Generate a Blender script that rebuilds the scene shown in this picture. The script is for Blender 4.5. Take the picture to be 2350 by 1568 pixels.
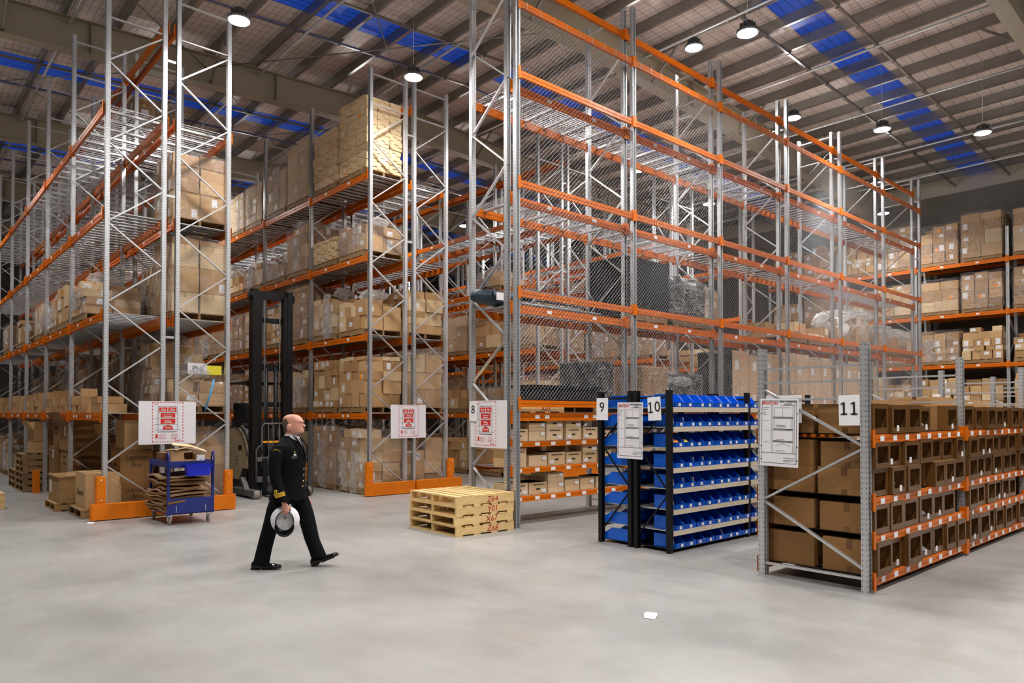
import bpy, math, random
from mathutils import Vector, Matrix
R = math.radians
for o in list(bpy.data.objects): bpy.data.objects.remove(o)
SC = bpy.context.scene
COL = SC.collection
rng = random.Random(7)

# ------------------------------------------------------------------ camera
cam_d = bpy.data.cameras.new('camera')
cam = bpy.data.objects.new('camera', cam_d); COL.objects.link(cam)
cam_d.sensor_width = 36.0; cam_d.lens = 1636.0/2350*36
cam_d.shift_y = (924.3-784)/2350; cam_d.clip_end = 200
cam.location = (0, 0, 1.75)
cam.rotation_euler = (R(90.9), 0, R(48.168-90))
SC.camera = cam
# ------------------------------------------------------------------ world and exposure
w = bpy.data.worlds.new('world'); SC.world = w; w.use_nodes = True
w.node_tree.nodes['Background'].inputs[0].default_value = (.06, .10, .25, 1)
w.node_tree.nodes['Background'].inputs[1].default_value = .3
vs = SC.view_settings
vs.view_transform = 'Standard'; vs.look = 'None'; vs.gamma = 1.0; vs.exposure = 0.03; vs.use_curve_mapping = False
LAMP_W = 130.0
# high-bay lamps: spots seen in the photograph, then the rest of the hall's grid, last the added deep-aisle lamps (x, y, z)
LAMPS = [(4.66, 12.32, 8.6), (8.10, 12.05, 8.6), (13.2, 8.82, 9.72), (11.62, 6.64, 8.6), (18.3, 9.12, 9.7), (18.0, 6.76, 8.6), (20.04, 5.21, 8.6),
         (15.9, 12.5, 8.6), (20.2, 12.95, 8.6), (20.3, 18.8, 8.6), (20.3, 29.0, 8.6),
         (4.7, 5.9, 8.6), (8.1, 6.3, 8.6), (0.9, 6.1, 8.6), (0.9, 12.3, 8.6), (0.6, 19.0, 8.6), (4.7, 0.2, 8.6), (8.1, 0.2, 8.6), (11.6, 0.4, 8.6), (16.0, 0.8, 8.6), (20.5, 0.8, 8.6),
         (0.9, 0.2, 8.6), (0.9, -5.5, 8.6), (8.6, -5.5, 8.6), (16.8, -5.5, 8.6), (25.6, 9.6, 8.6), (25.4, 3.0, 8.6),
         (6.4, 22.3, 8.8), (6.4, 32.0, 8.8), (11.4, 20.0, 8.8), (11.4, 29.0, 8.8), (16.4, 21.0, 8.8), (0.6, 26.0, 8.6)]  # deep-aisle lamps without a seen source, added to brighten the far racks
cy = SC.cycles; cy.use_adaptive_sampling = True; cy.adaptive_threshold = .1; cy.adaptive_min_samples = 16
cy.max_bounces = 4; cy.diffuse_bounces = 3; cy.glossy_bounces = 2; cy.transmission_bounces = 2; cy.transparent_max_bounces = 7; cy.caustics_reflective = False; cy.caustics_refractive = False

# ------------------------------------------------------------------ materials
MATS = {}
def srgb(r, g, b):
    f = lambda c: (c/255/12.92) if c/255 <= .04045 else ((c/255+.055)/1.055)**2.4
    return (f(r), f(g), f(b), 1)
class N:
    """small node helper around one material"""
    def __init__(s, name):
        s.m = bpy.data.materials.new(name); s.m.use_nodes = True
        s.t = s.m.node_tree; s.b = s.t.nodes['Principled BSDF']; s.out = s.t.nodes['Material Output']
        MATS[name] = s.m
    def n(s, typ, **kw):
        x = s.t.nodes.new(typ)
        for k, v in kw.items(): setattr(x, k, v)
        return x
    def l(s, a, b): s.t.links.new(a, b)
    def set(s, **kw):
        for k, v in kw.items(): s.b.inputs[k.replace('_', ' ')].default_value = v
    def coord(s, which='Object', scale=(1, 1, 1)):
        c = s.n('ShaderNodeTexCoord'); mp = s.n('ShaderNodeMapping'); mp.inputs['Scale'].default_value = scale
        s.l(c.outputs[which], mp.inputs[0]); return mp.outputs[0]
    def noise(s, vec, scale, detail=4, rough=.55):
        x = s.n('ShaderNodeTexNoise'); x.inputs['Scale'].default_value = scale
        x.inputs['Detail'].default_value = detail; x.inputs['Roughness'].default_value = rough
        if vec is not None: s.l(vec, x.inputs['Vector'])
        return x.outputs['Fac']
    def ramp(s, fac, stops):
        x = s.n('ShaderNodeValToRGB'); e = x.color_ramp.elements
        while len(e) < len(stops): e.new(.5)
        for i, (p, c) in enumerate(stops): e[i].position = p; e[i].color = c
        s.l(fac, x.inputs[0]); return x.outputs[0]
    def mix(s, fac, a, b, typ='MIX'):
        x = s.n('ShaderNodeMix', data_type='RGBA', blend_type=typ)
        for sock, v in ((x.inputs[0], fac), (x.inputs[6], a), (x.inputs[7], b)):
            if isinstance(v, (int, float, tuple)): sock.default_value = v
            else: s.l(v, sock)
        return x.outputs[2]
    def math(s, op, a, b=0.0):
        x = s.n('ShaderNodeMath', operation=op)
        for sock, v in ((x.inputs[0], a), (x.inputs[1], b)):
            if isinstance(v, (int, float)): sock.default_value = v
            else: s.l(v, sock)
        return x.outputs[0]
    def bump(s, h, strength=.3, dist=.01):
        x = s.n('ShaderNodeBump'); x.inputs['Strength'].default_value = strength; x.inputs['Distance'].default_value = dist
        s.l(h, x.inputs['Height']); s.l(x.outputs[0], s.b.inputs['Normal'])
    def base(s, c): s.l(c, s.b.inputs['Base Color'])
    def rand(s): return s.n('ShaderNodeObjectInfo').outputs['Random']

def plain(name, col, rough=.5, metal=0.0, var=.08, scale=6.0, bump=0.0, spec=.5):
    k = N(name); k.set(Roughness=rough, Metallic=metal, Specular_IOR_Level=spec)
    v = k.coord(); f = k.noise(v, scale)
    d = tuple(max(0, c*(1-var)) for c in col[:3])+(1,); u = tuple(min(1, c*(1+var)) for c in col[:3])+(1,)
    k.base(k.ramp(f, [(.3, d), (.7, u)]))
    if bump: k.bump(f, bump, .01)
    return k.m

def galv(name, col, holes=False, rough=.36):
    k = N(name); k.set(Metallic=.72, Roughness=rough)
    v = k.coord(); f = k.noise(v, 35, 3); g = k.noise(v, 2.2, 2)
    c = k.ramp(f, [(.25, tuple(x*.72 for x in col[:3])+(1,)), (.75, col)])
    c = k.mix(g, c, tuple(min(1, x*1.1) for x in col[:3])+(1,))
    if holes:   # small punched slots down the post faces, two columns
        sep = k.n('ShaderNodeSeparateXYZ'); k.l(v, sep.inputs[0])
        zz = k.math('ABSOLUTE', k.math('SUBTRACT', k.math('FRACT', k.math('MULTIPLY', sep.outputs[2], 20.0)), .5))
        az = k.math('LESS_THAN', zz, .13)
        ax = k.math('ABSOLUTE', k.math('SUBTRACT', k.math('ABSOLUTE', sep.outputs[0]), .024))
        ay = k.math('ABSOLUTE', k.math('SUBTRACT', k.math('ABSOLUTE', sep.outputs[1]), .021))
        inx = k.math('LESS_THAN', ax, .0042); iny = k.math('LESS_THAN', ay, .0042)
        geo = k.n('ShaderNodeTexCoord'); s2 = k.n('ShaderNodeSeparateXYZ'); k.l(geo.outputs['Normal'], s2.inputs[0])
        facex = k.math('GREATER_THAN', k.math('ABSOLUTE', s2.outputs[0]), .8)
        facey = k.math('GREATER_THAN', k.math('ABSOLUTE', s2.outputs[1]), .8)
        hole = k.math('MULTIPLY', az, k.math('MAXIMUM', k.math('MULTIPLY', inx, facey), k.math('MULTIPLY', iny, facex)))
        c = k.mix(hole, c, (.10, .10, .105, 1))
    k.base(c); return k.m

galv('galv_post', (.66, .67, .68, 1), True)
galv('galv', (.68, .69, .70, 1))
galv('galv_deck', (.64, .65, .67, 1), rough=.36)
galv('galv_mesh', (.44, .45, .46, 1), rough=.5)
galv('purlin_steel', (.30, .285, .27, 1), rough=.28)
plain('orange', srgb(214, 106, 2), .36, 0, .06, 3, 0, .35)
plain('orange_guard', srgb(224, 118, 2), .5, 0, .1, 5, 0, .3)
plain('rafter_paint', srgb(150, 138, 118), .55, 0, .08, 1.2)
plain('black_steel', srgb(22, 22, 24), .45, .1, .1, 8, 0, .3)
plain('mast_black', srgb(20, 20, 22), .42, .1, .15, 5, 0, .3)
plain('cream_paint', srgb(214, 205, 184), .45, 0, .05, 5)
plain('truck_cream', srgb(205, 188, 150), .42, 0, .08, 3)
plain('truck_grey', srgb(92, 90, 90), .5, .1, .1, 5)
plain('tyre', srgb(150, 140, 132), .7, 0, .1, 8)
plain('navy_paint', srgb(28, 42, 120), .4, 0, .12, 6)
plain('bin_blue', srgb(2, 92, 206), .3, 0, .05, 8)
plain('tub_blue', srgb(10, 30, 190), .35, 0, .05, 8)
plain('white_board', srgb(235, 232, 236), .35, 0, .02, 3)
plain('paper', srgb(240, 238, 240), .6, 0, .02, 3)
plain('print_black', srgb(28, 28, 30), .6, 0, .0, 3)
plain('print_grey', srgb(150, 148, 150), .6, 0, .0, 3)
plain('print_red', srgb(210, 40, 24), .5, 0, .02, 3)
plain('marker_red', srgb(170, 38, 30), .7, 0, .1, 30)
plain('carton_ink', srgb(50, 38, 26), .8, 0, .1, 9)
plain('tape', srgb(104, 70, 34), .28, 0, .1, 14)
plain('tape_pale', srgb(196, 166, 120), .25, 0, .08, 14)
plain('orange_sticker', srgb(255, 150, 40), .5, 0, .02, 4)
plain('black_plastic', srgb(14, 13, 16), .45, 0, .2, 5, .3, .25)
plain('black_wrap', srgb(28, 26, 32), .22, 0, .3, 7, .9)
plain('rubber', srgb(30, 30, 30), .8, 0, .1, 9)
plain('tarp_blue', srgb(28, 52, 66), .5, 0, .2, 8, .5)
plain('grey_frame', srgb(140, 142, 142), .4, .4, .1, 8)
plain('white_sack', srgb(226, 222, 220), .5, 0, .06, 7, .4)
plain('yellow_print', srgb(240, 225, 60), .5, 0, .05, 4)
plain('strap_blue', srgb(40, 150, 215), .4, 0, .05, 4)
plain('orange_light', srgb(255, 176, 30), .4, 0, .02, 4)
plain('concrete_wall', srgb(112, 105, 98), .8, 0, .16, .7, .1)
plain('wall_band', srgb(176, 166, 152), .7, 0, .06, 1.5)

def cardboard(name, lo, hi, film=0.0):
    k = N(name); k.set(Roughness=.72)
    v = k.coord(); f = k.noise(v, 5, 5); g = k.noise(k.coord(scale=(2, 2, 60)), 3, 2)
    c = k.ramp(k.rand(), [(0, lo), (.5, tuple((a+b)/2 for a, b in zip(lo, hi))), (1, hi)])
    c = k.mix(k.math('MULTIPLY', f, .22), c, tuple(x*.62 for x in lo[:3])+(1,))
    c = k.mix(k.math('MULTIPLY', g, .10), c, tuple(min(1, x*1.25) for x in hi[:3])+(1,))
    k.base(c); k.bump(f, .12, .01); return k.m
cardboard('carton', srgb(164, 124, 80), srgb(210, 170, 120))
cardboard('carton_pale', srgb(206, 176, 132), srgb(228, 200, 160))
cardboard('carton_grey', srgb(150, 116, 84), srgb(190, 152, 116))
cardboard('carton_dark', srgb(122, 84, 42), srgb(150, 108, 58))
cardboard('carton_tall', srgb(196, 156, 114), srgb(206, 168, 126))

def wood(name, a, b):
    k = N(name); k.set(Roughness=.68)
    v = k.coord(scale=(1.2, 14, 14)); f = k.noise(v, 3.2, 5, .6)
    r = k.rand()
    c = k.ramp(f, [(.28, a), (.55, b), (.8, a)])
    c = k.mix(k.math('MULTIPLY', r, .35), c, tuple(x*.7 for x in a[:3])+(1,)); k.base(c); k.bump(f, .2, .005); return k.m
wood('pine', srgb(212, 170, 104), srgb(240, 206, 146))
wood('pallet_wood', srgb(120, 92, 58), srgb(164, 130, 88))
wood('plywood', srgb(150, 108, 62), srgb(186, 146, 92))

def film(name, lo, hi, gloss=.07, tint=(.95, .94, .94, 1)):
    k = N(name); k.set(Base_Color=tint, Roughness=.17, IOR=1.5)
    v = k.coord(scale=(1, 1, 2.6)); f = k.noise(v, 7.0, 5, .72); g = k.noise(k.coord(scale=(4, 4, 1.4)), 5.0, 4, .65)
    h = k.math('ADD', f, g); k.bump(h, 1.0, .14)
    crease_glint = k.math('MAXIMUM', 0.0, k.math('SUBTRACT', 1.0, k.math('MULTIPLY', k.math('ABSOLUTE', k.math('SUBTRACT', f, .5)), 34.0)))      # thin wrinkle lines, painted white to stand in for glints on the film
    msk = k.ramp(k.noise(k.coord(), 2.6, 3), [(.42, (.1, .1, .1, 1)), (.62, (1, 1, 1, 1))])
    a = k.math('ADD', k.math('MULTIPLY', k.ramp(f, [(.5, (0, 0, 0, 1)), (.75, (1, 1, 1, 1))]), hi*.5), k.math('ADD', lo, k.math('MULTIPLY', k.math('MULTIPLY', crease_glint, msk), hi*1.5)))
    tr = k.n('ShaderNodeBsdfTransparent'); gl = k.n('ShaderNodeBsdfGlossy'); gl.inputs['Roughness'].default_value = .12; gl.inputs['Color'].default_value = (.95, .95, .95, 1)
    nb = [n_ for n_ in k.t.nodes if n_.type == 'BUMP'][0]; k.l(nb.outputs[0], gl.inputs['Normal'])
    df = k.n('ShaderNodeBsdfDiffuse'); tl = k.n('ShaderNodeBsdfTranslucent'); df.inputs[0].default_value = tint; tl.inputs[0].default_value = tint
    m0 = k.n('ShaderNodeMixShader'); m0.inputs[0].default_value = .45; k.l(df.outputs[0], m0.inputs[1]); k.l(tl.outputs[0], m0.inputs[2])
    m1 = k.n('ShaderNodeMixShader'); k.l(a, m1.inputs[0]); k.l(tr.outputs[0], m1.inputs[1]); k.l(m0.outputs[0], m1.inputs[2])
    m2 = k.n('ShaderNodeMixShader'); m2.inputs[0].default_value = gloss; k.l(m1.outputs[0], m2.inputs[1]); k.l(gl.outputs[0], m2.inputs[2]); k.l(m2.outputs[0], k.out.inputs[0]); return k.m
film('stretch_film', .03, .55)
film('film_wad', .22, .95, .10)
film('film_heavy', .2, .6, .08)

def label_mat():
    k = N('label_print'); k.set(Roughness=.5)
    v = k.coord(scale=(38, 38, 52)); x = k.n('ShaderNodeTexNoise'); x.inputs['Scale'].default_value = 1.0; x.inputs['Detail'].default_value = 2
    k.l(v, x.inputs['Vector'])
    k.base(k.ramp(x.outputs['Fac'], [(.36, srgb(120, 118, 118)), (.43, srgb(236, 234, 234))])); return k.m
label_mat()

def floor_mat():
    k = N('floor_concrete'); k.set(Roughness=.34)
    v = k.coord(); f = k.noise(v, .55, 6, .6); g = k.noise(k.coord(scale=(1, .35, 1)), 2.2, 5, .65); h = k.noise(v, 14, 4, .7)
    c = k.ramp(f, [(.3, srgb(136, 134, 131)), (.52, srgb(158, 156, 153)), (.75, srgb(172, 170, 168))])
    c = k.mix(k.math('MULTIPLY', k.ramp(g, [(.52, (0, 0, 0, 1)), (.75, (1, 1, 1, 1))]), .42), c, srgb(146, 132, 117))
    c = k.mix(k.math('MULTIPLY', k.ramp(h, [(.55, (0, 0, 0, 1)), (.8, (1, 1, 1, 1))]), .16), c, srgb(126, 121, 116))
    k.base(c)
    k.l(k.ramp(g, [(.3, (.28,)*3+(1,)), (.7, (.48,)*3+(1,))]), k.b.inputs['Roughness'])
    k.bump(h, .04, .004); return k.m
floor_mat()

def roof_mat():
    k = N('roof_blanket'); k.set(Roughness=.42, Metallic=.15)
    v = k.coord(); sep = k.n('ShaderNodeSeparateXYZ'); k.l(v, sep.inputs[0])
    def line(ch, per, wd):
        a = k.math('FRACT', k.math('MULTIPLY', sep.outputs[ch], 1/per)); return k.math('LESS_THAN', a, wd/per)
    g = k.math('MAXIMUM', line(0, .15, .012), line(1, .30, .016))
    f = k.noise(v, 1.3, 4)
    c = k.ramp(f, [(.3, srgb(224, 208, 199)), (.7, srgb(244, 232, 224))])
    k.base(k.mix(k.math('MULTIPLY', g, .75), c, srgb(120, 104, 96))); return k.m
roof_mat()

def emit(name, col, s):
    k = N(name); k.set(Base_Color=col, Emission_Color=col, Emission_Strength=s, Roughness=.5); return k.m
emit('lamp_lens', (1, .98, .95, 1), 60.0)
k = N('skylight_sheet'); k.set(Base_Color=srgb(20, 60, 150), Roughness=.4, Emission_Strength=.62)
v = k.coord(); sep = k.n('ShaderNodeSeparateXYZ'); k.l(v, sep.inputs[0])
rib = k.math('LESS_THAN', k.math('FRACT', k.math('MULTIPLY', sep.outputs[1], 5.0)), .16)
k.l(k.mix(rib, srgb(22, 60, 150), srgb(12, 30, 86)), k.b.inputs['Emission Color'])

plain('navy_cloth', srgb(13, 13, 16), .8, 0, .15, 12, .15, .12)
plain('white_cloth', srgb(232, 230, 234), .6, 0, .03, 9, .1)
plain('shoe_leather', srgb(9, 9, 10), .12, 0, .05, 12)
plain('gold_braid', srgb(232, 184, 48), .4, .25, .12, 60)
plain('brass', srgb(226, 200, 128), .25, .6, .05, 9)

# ------------------------------------------------------------------ mesh and object helpers
class MB:
    def __init__(s): s.v = []; s.f = []; s.mi = []; s.mats = []; s.sm = []
    def m(s, mat):
        if mat not in s.mats: s.mats.append(mat)
        return s.mats.index(mat)
    def add(s, vs, fs, mat, smooth=False):
        b = len(s.v); i = s.m(mat); s.v += [tuple(p) for p in vs]
        for f in fs: s.f.append(tuple(b+q for q in f)); s.mi.append(i); s.sm.append(smooth)
        return s
    def box(s, x0, x1, y0, y1, z0, z1, mat, M=None):
        vs = [Vector(p) for p in ((x0, y0, z0), (x1, y0, z0), (x1, y1, z0), (x0, y1, z0), (x0, y0, z1), (x1, y0, z1), (x1, y1, z1), (x0, y1, z1))]
        if M is not None: vs = [M @ p for p in vs]
        return s.add(vs, [(0, 3, 2, 1), (4, 5, 6, 7), (0, 1, 5, 4), (1, 2, 6, 5), (2, 3, 7, 6), (3, 0, 4, 7)], mat)
    def cbox(s, c, d, mat, M=None):
        return s.box(c[0]-d[0]/2, c[0]+d[0]/2, c[1]-d[1]/2, c[1]+d[1]/2, c[2]-d[2]/2, c[2]+d[2]/2, mat, M)
    def bar(s, a, b, wd, ht, mat, up=(0, 0, 1)):
        a, b = Vector(a), Vector(b); d = b-a; L = d.length; d.normalize(); u = Vector(up)
        if abs(d.dot(u)) > .98: u = Vector((1, 0, 0))
        r = d.cross(u).normalized(); u = r.cross(d)
        M = Matrix((d, r, u)).transposed().to_4x4(); M.translation = a
        return s.box(0, L, -wd/2, wd/2, -ht/2, ht/2, mat, M)
    def prism(s, poly, z0, z1, mat, M=None):
        """poly: counter-clockwise outline in xy, extruded from z0 to z1"""
        n = len(poly); vs = [Vector((x, y, z0)) for x, y in poly]+[Vector((x, y, z1)) for x, y in poly]
        if M is not None: vs = [M @ p for p in vs]
        fs = [tuple(range(n-1, -1, -1)), tuple(range(n, 2*n))]+[(i, (i+1) % n, n+(i+1) % n, n+i) for i in range(n)]
        return s.add(vs, fs, mat)
    def tube(s, pts, r, mat, seg=8, closed=False, smooth=True):
        pts = [Vector(p) for p in pts]; n = len(pts); vs = []; fs = []
        rr = r if isinstance(r, (list, tuple)) else [r]*n
        prev = None
        for i, p in enumerate(pts):
            d = (pts[(i+1) % n]-pts[i-1]) if closed else (pts[min(i+1, n-1)]-pts[max(i-1, 0)]); d.normalize()
            u = Vector((0, 0, 1)) if abs(d.z) < .9 else Vector((1, 0, 0))
            if prev is not None: u = prev
            a = d.cross(u).normalized(); b2 = a.cross(d).normalized(); prev = b2
            for q in range(seg):
                t = 2*math.pi*q/seg; vs.append(p+(a*math.cos(t)+b2*math.sin(t))*rr[i])
        for i in range(n if closed else n-1):
            j = (i+1) % n
            for q in range(seg): fs.append((i*seg+q, i*seg+(q+1) % seg, j*seg+(q+1) % seg, j*seg+q))
        if not closed: fs.append(tuple(range(seg-1, -1, -1))); fs.append(tuple((n-1)*seg+q for q in range(seg)))
        return s.add(vs, fs, mat, smooth)
    def lathe(s, prof, mat, seg=20, M=None, smooth=True):
        vs = []; fs = []; n = len(prof)
        for r, z in prof:
            for q in range(seg):
                t = 2*math.pi*q/seg; p = Vector((r*math.cos(t), r*math.sin(t), z)); vs.append(M @ p if M is not None else p)
        for i in range(n-1):
            for q in range(seg): fs.append((i*seg+q, i*seg+(q+1) % seg, (i+1)*seg+(q+1) % seg, (i+1)*seg+q))
        fs.append(tuple(range(seg-1, -1, -1))); fs.append(tuple((n-1)*seg+q for q in range(seg)))
        return s.add(vs, fs, mat, smooth)
    def loft(s, rings, mat, smooth=True):
        n = len(rings[0]); vs = [p for r in rings for p in r]; fs = []
        for i in range(len(rings)-1):
            for q in range(n): fs.append((i*n+q, i*n+(q+1) % n, (i+1)*n+(q+1) % n, (i+1)*n+q))
        fs.append(tuple(range(n-1, -1, -1))); fs.append(tuple((len(rings)-1)*n+q for q in range(n)))
        return s.add(vs, fs, mat, smooth)
    def mesh(s, name):
        me = bpy.data.meshes.new(name); me.from_pydata(s.v, [], s.f)
        for m in s.mats: me.materials.append(MATS[m])
        me.polygons.foreach_set('material_index', s.mi); me.polygons.foreach_set('use_smooth', s.sm)
        me.update(); return me
    def build(s, name, parent=None, loc=(0, 0, 0), rz=0.0): return put(name, s.mesh(name), parent, loc, rz)

def put(name, me, parent=None, loc=(0, 0, 0), rz=0.0, rot=None, scale=None):
    o = bpy.data.objects.new(name, me); COL.objects.link(o)
    o.location = loc
    if rot is not None: o.rotation_euler = rot
    elif rz: o.rotation_euler = (0, 0, rz)
    if scale is not None: o.scale = scale
    if parent is not None: o.parent = parent
    return o
def tag(o, label, cat, group=None, kind=None):
    o['label'] = label; o['category'] = cat
    if group: o['group'] = group
    if kind: o['kind'] = kind
    return o
def empty(name, loc, label, cat, group=None, rz=0.0):
    o = put(name, None, None, loc, rz); o.empty_display_size = .1; return tag(o, label, cat, group)
def struct(o): o['kind'] = 'structure'; return o
_cache = {}
def cached(key, fn):
    if key not in _cache: _cache[key] = fn()
    return _cache[key]
def box_mesh(name, dx, dy, dz, mat):
    return cached(('bx', name, round(dx, 4), round(dy, 4), round(dz, 4), mat), lambda: MB().box(-dx/2, dx/2, -dy/2, dy/2, 0, dz, mat).mesh(name))
TMP = bpy.data.scenes.new('workbench')      # small side scene to convert lettering and remesh figures; removed at the end
def tmp_dg():
    with bpy.context.temp_override(scene=TMP, view_layer=TMP.view_layers[0]):
        dg = bpy.context.evaluated_depsgraph_get(); dg.update(); return dg
def text_mesh(txt, size, mat, ext=.0008, shear=0.0):
    def f():
        c = bpy.data.curves.new('lettering', 'FONT'); c.body = txt; c.size = size; c.extrude = ext; c.align_x = 'CENTER'; c.align_y = 'CENTER'; c.resolution_u = 3; c.shear = shear
        o = bpy.data.objects.new('lettering', c); TMP.collection.objects.link(o)
        dg = tmp_dg(); me = bpy.data.meshes.new_from_object(o.evaluated_get(dg))
        bpy.data.objects.remove(o); me.materials.clear(); me.materials.append(MATS[mat]); return me
    return cached(('tx', txt, size, mat, shear), f)
FACE_Y = (R(90), 0, 0)            # lettering on a face that looks towards -Y
FACE_X = (R(90), 0, R(-90))       # lettering on a face that looks towards -X
ORD = ['first', 'second', 'third', 'fourth', 'fifth', 'sixth', 'seventh', 'eighth', 'ninth', 'tenth', 'eleventh', 'twelfth']
# ================================================================== the hall
XL, XW, YN, YF, RIDGE = -5.0, 29.0, -8.0, 47.0, 12.0
def roof_z(x): return 11.12-.05*abs(x-RIDGE)
struct(MB().box(XL, XW, YN, YF, -.2, 0, 'floor_concrete').build('floor'))
def wall(name, x0, x1, y0, y1, z1): return struct(MB().box(x0, x1, y0, y1, 0, z1, 'concrete_wall').build(name))
w_r = struct(put('wall_right', None)); 
y = YN; i = 0
while y < YF:                      # tilt-up concrete panels with joints
    MB().box(XW, XW+.2, y+.008, min(y+6.9, YF)-.008, 0, 9.72, 'concrete_wall').build('panel', w_r); y += 6.9
MB().box(XW+.05, XW+.2, YN, YF, 9.72, 10.4, 'wall_band').build('capping_panel', w_r)
MB().box(XW+.19, XW+.25, YN, YF, 0, 9.75, 'concrete_wall').build('backing', w_r)
wall('wall_left', XL-.2, XL, YN, YF, 10.6); wall('wall_far', XL, XW, YF, YF+.2, 11.4); wall('wall_near', XL, XW, YN-.2, YN, 11.4)

ceil = struct(put('ceiling', None))
def slope(name, x0, x1):
    zs = (roof_z(x0), roof_z(x1)); vs = []
    for x, z in ((x0, zs[0]), (x1, zs[1])):
        for yy in (YN, YF):
            for dz in (0, .12): vs.append((x, yy, z+dz))
    MB().add(vs, [(0, 4, 6, 2), (1, 3, 7, 5), (0, 1, 5, 4), (2, 6, 7, 3), (0, 2, 3, 1), (4, 5, 7, 6)], 'roof_blanket').build(name, ceil)
slope('roof_lining', XL-.2, RIDGE); slope('roof_lining', RIDGE, XW+.3)
# purlins (lipped C sections) along Y
def purlin_mesh(L):
    b = MB(); h, f, t = .25, .075, .006
    b.box(-t/2, t/2, 0, L, -h, 0, 'purlin_steel'); b.box(0, f, 0, L, -t, 0, 'purlin_steel'); b.box(0, f, 0, L, -h, -h+t, 'purlin_steel'); b.box(f-t, f, 0, L, -h, -h+.022, 'purlin_steel')
    return b.mesh('purlin')
pm = purlin_mesh(YF-YN); PUR = []
x = XL+.6
while x < XW-.2:
    if abs(x-RIDGE) > .25: put('purlin', pm, ceil, (x, YN, roof_z(x)-.002)); PUR.append(x)
    x += 1.05
RAFT = [-3, 4, 11, 18, 25, 32, 39]
SKY = [y+3.65 for y in RAFT]
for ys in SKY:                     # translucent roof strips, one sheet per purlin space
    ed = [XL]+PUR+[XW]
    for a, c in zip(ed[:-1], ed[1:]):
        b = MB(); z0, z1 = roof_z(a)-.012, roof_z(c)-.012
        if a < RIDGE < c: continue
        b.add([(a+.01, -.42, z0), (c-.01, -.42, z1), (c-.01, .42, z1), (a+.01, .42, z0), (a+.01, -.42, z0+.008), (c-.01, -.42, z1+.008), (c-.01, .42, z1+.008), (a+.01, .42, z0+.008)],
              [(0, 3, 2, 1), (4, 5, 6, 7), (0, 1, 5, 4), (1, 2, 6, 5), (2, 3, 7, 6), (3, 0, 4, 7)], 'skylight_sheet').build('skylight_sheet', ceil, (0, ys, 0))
# portal rafters: welded I sections, deeper at knee and apex
def rafter(y):
    for x0, x1 in ((XL, RIDGE), (XW, RIDGE)):
        b = MB(); n = 8; P = []
        for q in range(n+1):
            t = q/n; x = x0+(x1-x0)*t; z = roof_z(x)-.26; dep = .72+.42*max(0, 1-t*5)
            P.append((x, z, dep))
        for (xa, za, da), (xb, zb, db) in zip(P[:-1], P[1:]):
            for (yy, ww, ta, tb, ba, bb) in ((0, .008, za, zb, za-da, zb-db), (0, .15, za, zb, za-.018, zb-.018), (0, .15, za-da, zb-db, za-da-.02, zb-db-.02)):
                vs = [(xa, yy-ww, ba), (xb, yy-ww, bb), (xb, yy+ww, bb), (xa, yy+ww, ba), (xa, yy-ww, ta), (xb, yy-ww, tb), (xb, yy+ww, tb), (xa, yy+ww, ta)]
                fs = [(0, 3, 2, 1), (4, 5, 6, 7), (0, 1, 5, 4), (1, 2, 6, 5), (2, 3, 7, 6), (3, 0, 4, 7)]
                if xb < xa: fs = [tuple(reversed(f)) for f in fs]
                b.add(vs, fs, 'rafter_paint')
        for q in (2, 4, 6):
            x, z, d = P[q]; b.box(x-.006, x+.006, -.14, .14, z-d, z, 'rafter_paint')
        b.build('rafter', ceil, (0, y, 0))
    for k_, x in enumerate(PUR):   # fly braces down to the bottom flange
        if k_ % 4 == 2:
            z = roof_z(x)-.26
            for sgn in (-1, 1): MB().bar((x, y+sgn*.05, z-.68), (x, y+sgn*.95, z+.06), .05, .05, 'purlin_steel').build('fly_brace', ceil)
for y in RAFT: rafter(y)
bm_ = MB().box(-.02, .02, -.045, .045, -.34, -.24, 'purlin_steel').mesh('bridging_cleat')
for y in RAFT[:-1]:
    for dy in (2.75, 4.4):
        for x0, x1 in ((XL, RIDGE), (RIDGE, XW)):
            MB().bar((x0, 0, roof_z(x0)-.30), (x1, 0, roof_z(x1)-.30), .06, .05, 'purlin_steel').build('bridging', ceil, (0, y+dy, 0))
        if y+dy < 30:
            for x in PUR: put('bridging_cleat', bm_, ceil, (x+.03, y+dy, roof_z(x)))
for x in (3.1, 7.3, 10.4, 14.2, 17.6, 20.9, 24.3, 27.0):   # sprinkler pipes
    b = MB().tube([(0, YN+.5, 0), (0, YF-.5, 0)], .03, 'galv', 8)
    for yy in range(0, 46, 4): b.tube([(0, yy, 0), (0, yy, .16)], .006, 'galv', 5); b.tube([(0, yy+.6, 0), (0, yy+.6, -.07)], .012, 'galv', 6)
    b.build('sprinkler_pipe', ceil, (x, 0, roof_z(x)-.40))
for (xa, ya, xb, yb) in ((-1, 11, 6, 18), (6, 11, -1, 18), (6, 11, 12, 18), (12, 11, 6, 18), (-1, 18, 6, 25), (6, 18, -1, 25), (6, 18, 12, 25), (12, 18, 6, 25)):
    MB().tube([(xa, ya, roof_z(xa)-.55), (xb, yb, roof_z(xb)-.55)], .014, 'purlin_steel', 6).build('brace_rod', ceil)

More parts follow.
